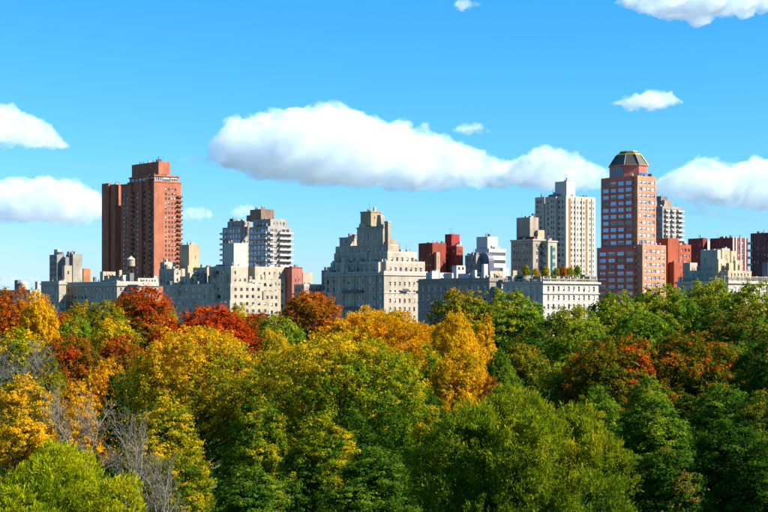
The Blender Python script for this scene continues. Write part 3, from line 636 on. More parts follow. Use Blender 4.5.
# -- grey balcony tower behind it
B = Building('apartment_tower', 'grey balcony tower rising behind the right shoulder of the red domed tower', 663, 900, seed=24, vis=270)
bx = B.tier('wall', wall_mat((.52, .47, .42)), 655, 662.5, 682, 206, wl=W(3, 'dark', 2.9, .7, 1.6, 1.5), wr=W(6, 'dark', 2.9, .5, 1.5, 1.5))
RR = bx[1]
for a in (.10, .42, .74): B.balconies(GR, bx, 'R', RR * a, RR * (a + .2), 2.9, 3.2, 1.4, RAIL)
B.balconies(GR, bx, 'R', RR - 1.4, RR + 1, 2.9, 3.2, 1.3, RAIL)
B.tier('penthouse', wall_mat((.48, .33, .26)), 657, 664.5, 672, 200, 206.5, 2); B.tier('penthouse', WD, 656.5, 661, 667.5, 196, 201, 3); B.done()

# -- orange-red brick group
B = Building('brick_building', 'bright orange-red brick building with notched side right of the domed tower', 668, 715, seed=25, vis=300)
OR = wall_mat((.55, .12, .055))
bx = B.tier('wall', OR, 658, 668, 678.5, 239, wr=None); B.parapet(OR, bx, .5)
b2 = B.tier('wing', OR, 676, 679, 691, 245.5, sb=6, L=8, wr=W(3, 'wide', 3.0, .6, 1.5, 1.4, 1, .4)); B.parapet(OR, b2, .5)
b3 = B.tier('wing', OR, 671, 674, 688, 262, sb=-3, L=6, wr=W(3, 'wide', 3.2, .35, 1.4, 2, 4, .4)); B.tier('chimney', WW, 683.5, 684.5, 686, 241, 246, 8, L=1.5)
B.done()
B = Building('brick_building', 'dark maroon brick slab with flat roof between orange brick and striped block', 703, 800, seed=26, vis=290)
MR = wall_mat((.33, .07, .07))
bx = B.tier('wall', MR, 688, 703, 707.5, 239, wl=W(4, 'dark', 3.1, .35, 1.3, 2.4)); B.parapet(MR, bx, .5); B.tier('bulkhead', WW, 706, 707, 710, 241, None, 6, L=3); B.done()
B = Building('brick_building', 'maroon brick block with white-striped sunlit bays behind the turreted mansion', 732, 790, seed=27, vis=290)
bx = B.tier('wall', MR, 710, 732.5, 748, 238.5, wl=W(6, 'dark', 3.1, .35, 1.3, 2.4), wr=W(4, 'pale', 3.1, .45, 1.7, 1.6, 1.6, .3)); B.parapet(MR, bx, .5)
RR = bx[1]
for a in (.03, .22, .5, .78): B.boxpart('white_pier', WW, RR * a, RR * a + .9, -.25, -.01, 20, bx[5] + .8)
B.done()
B = Building('apartment_tower', 'dark brown brick slab with side balconies at the right edge', 775, 640, seed=28, vis=300)
V1 = wall_mat((.25, .10, .09))
bx = B.tier('wall', V1, 750.5, 775, 800, 233.5, wl=W(6, 'dark', 3.1, .35, 1.3, 2.2), wr=W(6, 'dark', 3.1, .4, 1.4, 2)); B.parapet(V1, bx, .5)
B.balconies(WG, bx, 'L', -1.2, 1.2, 3.1, 4.4, .9, RAIL); B.tier('bulkhead', WD, 757, 759, 761, 231.3, 233.5, 3)
B.tier('roof_shed', WD, 762, 768, 776, 262, None, -6); B.done()

# -- turreted mansion with balustrade
B = Building('mansion', 'limestone mansion with balustraded roof and stepped turreted upper storeys at right front', 728, 478, seed=29)
MZ = wall_mat((.66, .60, .50)); MZ2 = wall_mat((.72, .58, .36))
bx = B.tier('wall', MZ, 677, 728, 795, 281, wl=W(6, 'old', 5, .4, 2.6, 2.0, 1.2, 1.2), wr=W(8, 'old', 5, .3, 2.6, 1.8, 1.5, 1))
B.ring('cornice', TRIM, bx, bx[5] - .8, bx[5] - .05, .6)
x0, x1, y0, y1, z0, z1 = bx
rail(x0 + .2, y0 + .2, x1 - .2, y0 + .2, z1, 60, B.root, TRIM, 1.5); rail(x0 + .2, y0 + .5, x0 + .2, y1 - .2, z1, 44, B.root, TRIM, 1.5)
for k in range(8):
    f = k / 7; B.boxpart('pedestal', TRIM, x0 + .5 + (x1 - x0 - 1.4) * f, x0 + 1.0 + (x1 - x0 - 1.4) * f, y0 + .36, y0 + .8, z1, z1 + 1.7)
for k in range(6):
    f = k / 5; B.boxpart('pedestal', TRIM, x0 + .36, x0 + .85, y0 + 1.6 + (y1 - y0 - 3) * f, y0 + 2.1 + (y1 - y0 - 3) * f, z1, z1 + 1.7)
a1 = B.tier('setback_tier', MZ, 689, 718, 735, 270, 281, 2.5, wl=W(5, 'old', 3.4, .35, 1.8, 1)); a2 = B.tier('setback_tier', MZ2, 720, 728, 751.5, 270.5, 281, 2.5, wr=W(6, 'old', 3.4, .35, 1.5, .8))
a3 = B.tier('tower', MZ, 700.5, 717.5, 724, 251.5, 270, 4, wl=W(3, 'old', 3.4, .25, 1.6, 2, skip=.4)); B.parapet(TRIM, a3, .6)
a4 = B.tier('turret', MZ2, 716, 718.5, 724.5, 259, 281, 1.8, L=2.5, wr=W(1, 'dark', 3.4, .35, 1.6, 1.6)); a5 = B.tier('tower', MZ2, 717, 722, 730, 249.8, 270, 6, wr=W(1, 'dark', 3.4, .4, 1.7, 1.6)); B.parapet(TRIM, a5, .5)
a6 = B.tier('turret', MZ2, 729, 731, 737, 251, 270, 7, wr=W(1, 'dark', 3.4, .4, 1.5, 1.6)); a7 = B.tier('turret', MZ2, 733, 735.5, 742, 262, 271, 4, wr=W(1, 'dark', 3.4, .4, 1.5, 1)); B.parapet(TRIM, a7, .5)
a8 = B.tier('turret', MZ2, 726, 729, 733.5, 263, 271, 3)
for (xl, xc, xr, tp, sb) in ((703, 704, 706, 249.5, 5), (713, 714, 716, 249, 5), (724.5, 725.5, 727, 247, 8), (740, 741, 742.5, 262, 8), (684, 685, 687, 273, 2.2), (709, 710, 711.5, 250, 6)):
    B.tier('chimney', TRIM, xl, xc, xr, tp, 272 if tp > 255 else 262, sb, L=1.2)
b9 = B.tier('wing', wall_mat((.72, .62, .45)), 687, 690, 697.5, 265, 281, 5, L=3, wr=W(2, 'dark', 3.4, .4, 1.5, 1)); B.parapet(TRIM, b9, .8)
B.done()
# ------------------------------------------------------------------ trees
def leaf_mat(name, ramp, trans=0.42):
    """leaf colour: ramp over each leaf's own tint, shifted by how far the tree has turned; towards the top, turned leaves and painted-in sunlight together"""
    m = bpy.data.materials.new(name); m.use_nodes = True; nt = m.node_tree; N, L = nt.nodes, nt.links; N.clear()
    out = N.new('ShaderNodeOutputMaterial')
    def attr(n_, ty='GEOMETRY'): q = N.new('ShaderNodeAttribute'); q.attribute_name = n_; q.attribute_type = ty; return q.outputs['Fac']
    def mth(op, x, y):
        q = N.new('ShaderNodeMath'); q.operation = op
        for i, v in enumerate((x, y)):
            if isinstance(v, (int, float)): q.inputs[i].default_value = v
            else: L.new(v, q.inputs[i])
        return q.outputs[0]
    fac = mth('ADD', mth('ADD', attr('tint'), attr('bias', 'OBJECT')), mth('MULTIPLY', attr('grad', 'OBJECT'), mth('SUBTRACT', attr('height'), .55)))  # height term: tops turn first, and their sunlit look is put into the colour
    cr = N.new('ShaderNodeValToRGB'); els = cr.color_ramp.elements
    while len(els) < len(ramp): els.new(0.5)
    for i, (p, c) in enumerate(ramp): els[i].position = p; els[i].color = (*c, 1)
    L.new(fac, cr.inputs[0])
    d = N.new('ShaderNodeBsdfDiffuse'); t = N.new('ShaderNodeBsdfTranslucent'); mx = N.new('ShaderNodeMixShader'); mx.inputs[0].default_value = trans
    L.new(cr.outputs[0], d.inputs[0]); L.new(cr.outputs[0], t.inputs[0]); L.new(d.outputs[0], mx.inputs[1]); L.new(t.outputs[0], mx.inputs[2]); L.new(mx.outputs[0], out.inputs[0])
    return m
PAL = {
    'green': [(0, (0.027, 0.078, 0.006)), (.45, (0.067, 0.148, 0.009)), (.8, (0.155, 0.233, 0.010)), (1, (0.294, 0.282, 0.013))],
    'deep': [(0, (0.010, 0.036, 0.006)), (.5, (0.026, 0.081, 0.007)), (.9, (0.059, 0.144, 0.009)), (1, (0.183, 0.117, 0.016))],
    'willow': [(0, (0.049, 0.105, 0.006)), (.4, (0.125, 0.192, 0.006)), (.75, (0.231, 0.262, 0.006)), (1, (0.339, 0.297, 0.007))],
    'lime':   [(0, (0.109, 0.179, 0.003)), (.5, (0.274, 0.322, 0.004)), (1, (0.436, 0.375, 0.005))],
    'gold': [(0, (0.099, 0.146, 0.007)), (.3, (0.301, 0.244, 0.007)), (.65, (0.580, 0.347, 0.007)), (1, (0.719, 0.359, 0.007))],
    'goldgreen': [(0, (0.028, 0.087, 0.006)), (.35, (0.099, 0.173, 0.006)), (.7, (0.349, 0.287, 0.006)), (1, (0.671, 0.413, 0.009))],
    'yellow': [(0, (0.399, 0.262, 0.005)), (.4, (0.600, 0.366, 0.005)), (.8, (0.666, 0.349, 0.005)), (1, (0.582, 0.227, 0.005))],
    'amber': [(0, (0.228, 0.176, 0.006)), (.35, (0.580, 0.328, 0.005)), (.75, (0.683, 0.339, 0.005)), (1, (0.600, 0.199, 0.005))],
    'orange': [(0, (0.113, 0.081, 0.008)), (.4, (0.308, 0.113, 0.006)), (.75, (0.446, 0.130, 0.005)), (1, (0.373, 0.065, 0.005))],
    'rust':   [(0, (0.053, 0.067, 0.009)), (.35, (0.140, 0.089, 0.009)), (.7, (0.316, 0.106, 0.007)), (1, (0.369, 0.053, 0.007))],
    'red': [(0, (0.111, 0.032, 0.006)), (.4, (0.333, 0.041, 0.006)), (.8, (0.464, 0.059, 0.006)), (1, (0.504, 0.117, 0.006))],
    'olive':  [(0, (0.040, 0.085, 0.008)), (.4, (0.120, 0.160, 0.008)), (.75, (0.301, 0.221, 0.008)), (1, (0.461, 0.241, 0.008))],
    'mixed': [(0, (0.026, 0.067, 0.006)), (.35, (0.076, 0.116, 0.006)), (.58, (0.189, 0.128, 0.006)), (.80, (0.404, 0.104, 0.006)), (1, (0.531, 0.049, 0.006))],
    'grey':   [(0, (0.072, 0.086, 0.036)), (.5, (0.122, 0.122, 0.079)), (1, (0.187, 0.158, 0.072))],
}
LM = {k: leaf_mat('leaves_' + k, v) for k, v in PAL.items()}
def bark_mat(name, c):
    m, N, L, b = node_mat(name); n = N.new('ShaderNodeTexNoise'); n.inputs['Scale'].default_value = 3; n.inputs['Detail'].default_value = 6
    r = N.new('ShaderNodeValToRGB'); r.color_ramp.elements[0].color = (*[x * .55 for x in c], 1); r.color_ramp.elements[1].color = (*[x * 1.3 for x in c], 1)
    tc = N.new('ShaderNodeTexCoord'); L.new(tc.outputs['Object'], n.inputs['Vector']); L.new(n.outputs['Fac'], r.inputs[0]); L.new(r.outputs[0], b.inputs['Base Color']); b.inputs['Roughness'].default_value = .95
    return m
BARK = bark_mat('bark', (.030, .023, .018)); GBARK = bark_mat('grey_twigs', (.155, .145, .115))

def mesh_np(name, V, Q, mat, parent=None, tint=None, height=None, link=True):
    """quads from numpy arrays"""
    me = bpy.data.meshes.new(name); nv, nq = len(V), len(Q)
    me.vertices.add(nv); me.vertices.foreach_set('co', V.astype(np.float32).ravel())
    me.loops.add(nq * 4); me.loops.foreach_set('vertex_index', Q.astype(np.int32).ravel())
    me.polygons.add(nq); me.polygons.foreach_set('loop_start', np.arange(0, nq * 4, 4, dtype=np.int32)); me.polygons.foreach_set('loop_total', np.full(nq, 4, dtype=np.int32))
    if tint is not None:
        a = me.attributes.new('tint', 'FLOAT', 'FACE'); a.data.foreach_set('value', tint.astype(np.float32))
    if height is not None:
        a = me.attributes.new('height', 'FLOAT', 'FACE'); a.data.foreach_set('value', height.astype(np.float32))
    me.materials.append(mat); me.update(calc_edges=True)
    if not link: return me
    o = bpy.data.objects.new(name, me); col.objects.link(o)
    if parent: o.parent = parent
    return o

def norm(a): return a / np.maximum(np.linalg.norm(a, axis=1, keepdims=True), 1e-9)

def tubes(paths, k=5):
    """paths: list of (points Nx3, radii N) -> quads"""
    Vs, Qs, off = [], [], 0
    ang = np.arange(k) * 2 * np.pi / k; ca, sa = np.cos(ang), np.sin(ang)
    for P, R in paths:
        n = len(P); T = np.gradient(P, axis=0); T = norm(T)
        ref = np.where(np.abs(T[:, 2:3]) > .8, np.array([[1., 0, 0]]), np.array([[0, 0, 1.]])); A = norm(np.cross(T, ref)); Bn = np.cross(T, A)
        ring = P[:, None, :] + R[:, None, None] * (A[:, None, :] * ca[None, :, None] + Bn[:, None, :] * sa[None, :, None])
        Vs.append(ring.reshape(-1, 3)); i = np.arange(n - 1)[:, None] * k; j = np.arange(k)[None, :]; j2 = (j + 1) % k
        Qs.append((np.stack([i + j, i + j2, i + k + j2, i + k + j], -1).reshape(-1, 4)) + off); off += n * k
    return np.concatenate(Vs), np.concatenate(Qs)

PROTO = {}
def proto(kind, seed, R, hc, leaf, cr0, nl=12, rough=.2, body=.8, feather=False, spire=False, layer=1.0, lai=2.0, fuzz=.26, gap=.0, lobe=(.30, .46), flat=False):
    """one crown with trunk and limbs, base at z = 0, crown from .2 to 1 of the height; trees share it, each at its own size, turn and colour"""
    r = np.random.default_rng(seed); Ht = hc / .8; zb = Ht - hc
    lob = [(0, 0, zb + hc * .50, R * body, hc * .47)]
    for i in range(nl):
        f = (i + .5) / nl; a = i * 2.39996 + r.normal(0, .35) + seed
        if spire: q = .55 * (1 - f) + .05; zl = zb + hc * (.15 + .78 * f); rl = R * (.52 - .26 * f) * r.uniform(.8, 1.15)
        else:
            q = (.74 - .52 * f ** 1.8) * r.uniform(1 - rough, 1 + rough * .6); zl = zb + hc * (.16 + .70 * f) * r.uniform(1 - rough * .35, 1); rl = R * r.uniform(*lobe) * (1.05 - .25 * f)
        if flat: q = (.86 - .34 * f ** 3 - .45 * (f > .86)) * r.uniform(.85, 1.05); zl = zb + hc * (.30 + .58 * f) * r.uniform(.92, 1); rl = R * r.uniform(*lobe)
        lob.append((q * R * math.cos(a), q * R * math.sin(a), zl, rl, rl * r.uniform(.75, 1.1)))
    lob = np.array(lob); Cs, Rs, Os = [], [], []
    for i, (lx, ly, lz, lr, lh) in enumerate(lob):
        n = int(4 * math.pi * (lr * lr + 2 * lr * lh) / 3 / (cr0 * cr0 * 1.7)); d = norm(r.normal(0, 1, (n, 3)) + np.array([0, 0, .1]))
        rf = np.where(r.random(n) < .8, r.uniform(.88, 1.06, n), r.uniform(.6, .92, n)); rf = np.where(r.random(n) < .07, r.uniform(1.06, 1.13, n), rf)
        P = np.array([lx, ly, lz]) + d * rf[:, None] * np.array([lr, lr, lh]); keep = r.random(n) > gap
        for j, (jx, jy, jz, jr, jh) in enumerate(lob):
            if j != i: keep &= (((P[:, 0] - jx) / jr) ** 2 + ((P[:, 1] - jy) / jr) ** 2 + ((P[:, 2] - jz) / jh) ** 2) > (.52 if i == 0 else .70)
        Cs.append(P[keep]); Os.append(d[keep]); Rs.append(cr0 * np.exp(r.normal(0, .32, keep.sum())))
    ni = int(len(np.concatenate(Rs)) * .22); d = norm(r.normal(0, 1, (ni, 3))); rf = r.uniform(.45, .80, (ni, 1))      # inner boughs
    Cs.append(np.array([0, 0, zb + hc * .52]) + d * rf * np.array([R * body, R * body, hc * .46])); Os.append(d); Rs.append(cr0 * r.uniform(1.1, 1.6, ni))
    C, outw, crs = np.concatenate(Cs), np.concatenate(Os), np.concatenate(Rs)
    C[:, 2] = zb + (C[:, 2] - zb) * hc / (np.percentile(C[:, 2] + crs * .5, 99.6) - zb); C[:, :2] *= R / np.percentile(np.abs(C[:, 0]) + crs * .45, 98.5)
    ok = C[:, 2] > Ht * .12; C, outw, crs = C[ok], outw[ok], crs[ok]; nc = len(C)
    wv = np.sin(C[:, 0] * 2.6 / R + seed) * np.sin(C[:, 1] * 2.4 / R + 1.3 * seed) + .6 * np.sin(C[:, 0] * 6 / R) * np.cos(C[:, 2] * 9 / hc + seed)   # patches that turned earlier or later
    csh = np.clip(r.normal(0, .17, nc), -.4, .4) + .23 * wv
    low = np.clip((C[:, 2] / Ht - .2) / .3, .35, 1)                # sparser low down, where the crown is bare inside a wood
    la = leaf * leaf * (.50 if not feather else .17)
    per = np.maximum(4, low * lai * 1.7 * crs ** 2 / la).astype(int); ci = np.repeat(np.arange(nc), per); n = len(ci)
    ax = norm(r.normal(0, 1, (nc * 6, 3)) + np.repeat(outw, 6, 0) * .5).reshape(nc, 6, 3) * r.uniform(.25, 1.2, (nc, 6, 1)); pick = r.integers(0, 6, n)
    an = r.uniform(.7, 1.3, (nc, 3)); an[:, 2] *= .8 * layer
    P = C[ci] + (ax[ci, pick] * .75 + r.normal(0, fuzz, (n, 3))) * crs[ci][:, None] * an[ci]; d2 = norm(P - C[ci] + 1e-6)
    s = leaf * np.clip(np.exp(r.normal(-.10, .42, n)), .4, 2.1)
    if not feather:
        nrm = norm(outw[ci] * .55 + d2 * .65 + r.normal(0, .50, (n, 3)) + np.array([0, 0, .25])); A = norm(np.cross(nrm, r.normal(0, 1, (n, 3)))); Bv = np.cross(nrm, A)
        A = A * (s * .5)[:, None]; Bv = Bv * (s * .5 * r.uniform(.55, .95, n))[:, None]
    else:
        A = norm(outw[ci] * .45 + d2 * .55 + r.normal(0, .45, (n, 3)) + np.array([0, 0, .45])); side = norm(np.cross(A, r.normal(0, 1, (n, 3))))
        A = A * (s * .52)[:, None]; Bv = side * (s * .19)[:, None]
    j = r.uniform(.65, 1.0, (n, 4, 1))
    V = np.stack([P - A * j[:, 0], P - Bv * j[:, 1] + A * .1, P + A * j[:, 2], P + Bv * j[:, 3] + A * .1], 1).reshape(-1, 3)
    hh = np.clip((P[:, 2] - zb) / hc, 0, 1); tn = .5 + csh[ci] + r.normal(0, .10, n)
    crown = mesh_np('crown', V, np.arange(4 * n).reshape(-1, 4), LM['green'], None, tn, hh, False)
    tr = Ht * .017; zz = np.linspace(0, Ht * .78, 9); wob = np.cumsum(r.normal(0, .12, (9, 2)), 0); wob[0] = 0
    TR = tr * (1 - .8 * np.linspace(0, 1, 9)); TR[0] *= 1.5
    Vt, Qt = tubes([(np.concatenate([wob, zz[:, None]], 1), TR)], 8); trunk = mesh_np('trunk', Vt, Qt, BARK, None, None, None, False)
    paths = []
    for k in r.choice(nc, min(44, nc), replace=False):
        e = C[k]; zs = np.clip(e[2] - .9 * math.hypot(e[0], e[1]) * r.uniform(.5, .9), Ht * .12, Ht * .7); g0 = np.array([np.interp(zs, zz, wob[:, 0]), np.interp(zs, zz, wob[:, 1]), zs])
        q = np.linspace(0, 1, 7)[:, None]; mid = (g0 + e) / 2 + np.array([0, 0, -.08 * R]) + r.normal(0, .25, 3); paths.append(((1 - q) ** 2 * g0 + 2 * q * (1 - q) * mid + q ** 2 * e, tr * .42 * (1 - .85 * q[:, 0])))
    Vb, Qb = tubes(paths, 5); limbs = mesh_np('limbs', Vb, Qb, BARK, None, None, None, False)
    PROTO.setdefault(kind, []).append((crown, trunk, limbs, R, Ht)); return n
NL = 0
NL += proto('golddome', 1, 9, 19, .26, .62, 22, .06, .98, lobe=(.20, .28), lai=2.1)
NL += proto('bigdome', 2, 10.5, 19, .27, .62, 26, .06, .98, lobe=(.18, .27), lai=2.0)
for q in range(2): NL += proto('near', 10 + q, 5.5, 14, .22, .62, 13, .48, .62, layer=.75, gap=.16, lai=2.5, lobe=(.24, .50))
for q in range(3): NL += proto('far', 20 + q, 8.5, 21, .42, .85, 15, .40, .68, gap=.05, lai=2.7, lobe=(.22, .5))
for q in range(2): NL += proto('wide', 30 + q, 9, 17, .30, .70, 18, .42, .62, layer=.85, gap=.10, lai=2.1, lobe=(.22, .46))
NL += proto('spire', 40, 4.2, 18, .32, .62, 10, spire=True, body=.55, gap=.1)
NL += proto('willow', 50, 8.8, 12, .25, .62, 24, .30, .60, feather=True, lai=1.05, lobe=(.22, .36), fuzz=.2, flat=True)
NL += proto('lime', 51, 6.5, 10, .21, .55, 18, .22, .62, fuzz=.2, feather=True, lai=1.05, lobe=(.24, .38), flat=True)
NL += proto('amber', 52, 10, 21, .44, .80, 14, .10, .90, feather=True, lai=2.3, lobe=(.26, .38))
NL += proto('rooftree', 60, 2.2, 4.0, .30, .45, 8, .3, .7); NL += proto('rooftree', 61, 2.2, 4.0, .30, .45, 8, .3, .7)

def tree(label, px, top, wpx, Y, pal, kind='far', grad=.25, bias=0.0, seed=0, turn=None, name='autumn_tree'):
    x, y = pxpt(px, Y); z0 = ground_z(x, y) - .1; H_ = zat(top, Y) - z0; R_ = 1.12 * wpx / 2 / F * Y; rn = random.Random(seed)
    crown, trunk, limbs, R, Ht = PROTO[kind][seed % len(PROTO[kind])]
    root = setp(empty(name, (x, y, z0), rn.uniform(0, 6.28) if turn is None else turn), label, 'tree', 'park trees'); root.scale = (R_ / R, R_ / R, H_ / Ht)
    for nm, me in (('crown', crown), ('trunk', trunk), ('limbs', limbs)):
        o = bpy.data.objects.new(nm, me); col.objects.link(o); o.parent = root
        if nm == 'crown':
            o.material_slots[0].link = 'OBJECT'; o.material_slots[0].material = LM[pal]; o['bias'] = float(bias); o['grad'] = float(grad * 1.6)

BT = {}
def bare_proto(seed, lean):
    rn = random.Random(seed); trunk, limbs, twigs = [], [], []
    def grow(p, d, ln, rd, lev):
        pts = [p]; n = 6 if lev < 3 else 3
        for i in range(n):
            d = (d + Vector((rn.gauss(0, .13), rn.gauss(0, .13), rn.gauss(.03, .08)))).normalized(); p = p + d * ln / n; pts.append(p)
        (trunk if lev == 0 else limbs if lev < 3 else twigs).append((np.array([tuple(q) for q in pts]), np.linspace(rd, rd * .45, n + 1)))
        if lev >= 5: return
        for i in range((6, 5, 5, 4, 3)[lev]):
            q = pts[rn.randint(max(1, n // 3), n)]; a = rn.uniform(0, 6.28); sv = Vector((math.cos(a), math.sin(a), 0))
            grow(q, (d + sv * rn.uniform(.6, 1.35)).normalized(), ln * rn.uniform(.45, .68), max(.018, rd * .52), lev + 1)
    grow(Vector((0, 0, 0)), Vector((lean, 0, 1)), 11, .42, 0)
    allp = np.concatenate([p for p, _ in limbs + twigs]); sx = 10 / (np.percentile(allp[:, 0], 98) - np.percentile(allp[:, 0], 2)); S = np.array([sx, sx, 20 / np.percentile(allp[:, 2], 99.7)])
    out = [mesh_np(nm, *tubes([(p * S, r_) for p, r_ in lst], k), GBARK, None, None, None, False) for nm, lst, k in (('trunk', trunk, 8), ('limbs', limbs, 5), ('twigs', twigs, 3))]
    r = np.random.default_rng(seed); tips = np.array([p[-1] * S for p, _ in twigs]); tips = tips[r.random(len(tips)) < .22]; ci = np.repeat(np.arange(len(tips)), 3); n = len(ci)
    P = tips[ci] + r.normal(0, .25, (n, 3)); A = norm(r.normal(0, 1, (n, 3))); Bv = norm(np.cross(A, r.normal(0, 1, (n, 3)))); s = .09 * r.uniform(.6, 1.3, n)
    V = np.stack([P - A * s[:, None], P - Bv * s[:, None] * .7, P + A * s[:, None], P + Bv * s[:, None] * .7], 1).reshape(-1, 3)
    out.append(mesh_np('leaves', V, np.arange(4 * n).reshape(-1, 4), LM['grey'], None, np.clip(r.normal(.5, .25, n), 0, 1), np.full(n, .55), False))
    return out
def bare_tree(label, px, top, wpx, Y, seed, pal='grey', lean=.05):
    if seed not in BT: BT[seed] = bare_proto(seed, lean)
    x, y = pxpt(px, Y); z0 = ground_z(x, y) - .1; rn = random.Random(int(px)); root = setp(empty('bare_tree', (x, y, z0), rn.uniform(0, 6.28)), label, 'tree', 'leafless trees')
    root.scale = (wpx / F * Y / 10, wpx / F * Y / 10, (zat(top, Y) - z0) / 20)
    for me in BT[seed]:
        o = bpy.data.objects.new(me.name.split('.')[0], me); col.objects.link(o); o.parent = root
        if o.name.startswith('leaves'): o.material_slots[0].link = 'OBJECT'; o.material_slots[0].material = LM[pal]; o['bias'] = 0.0; o['grad'] = 0.0

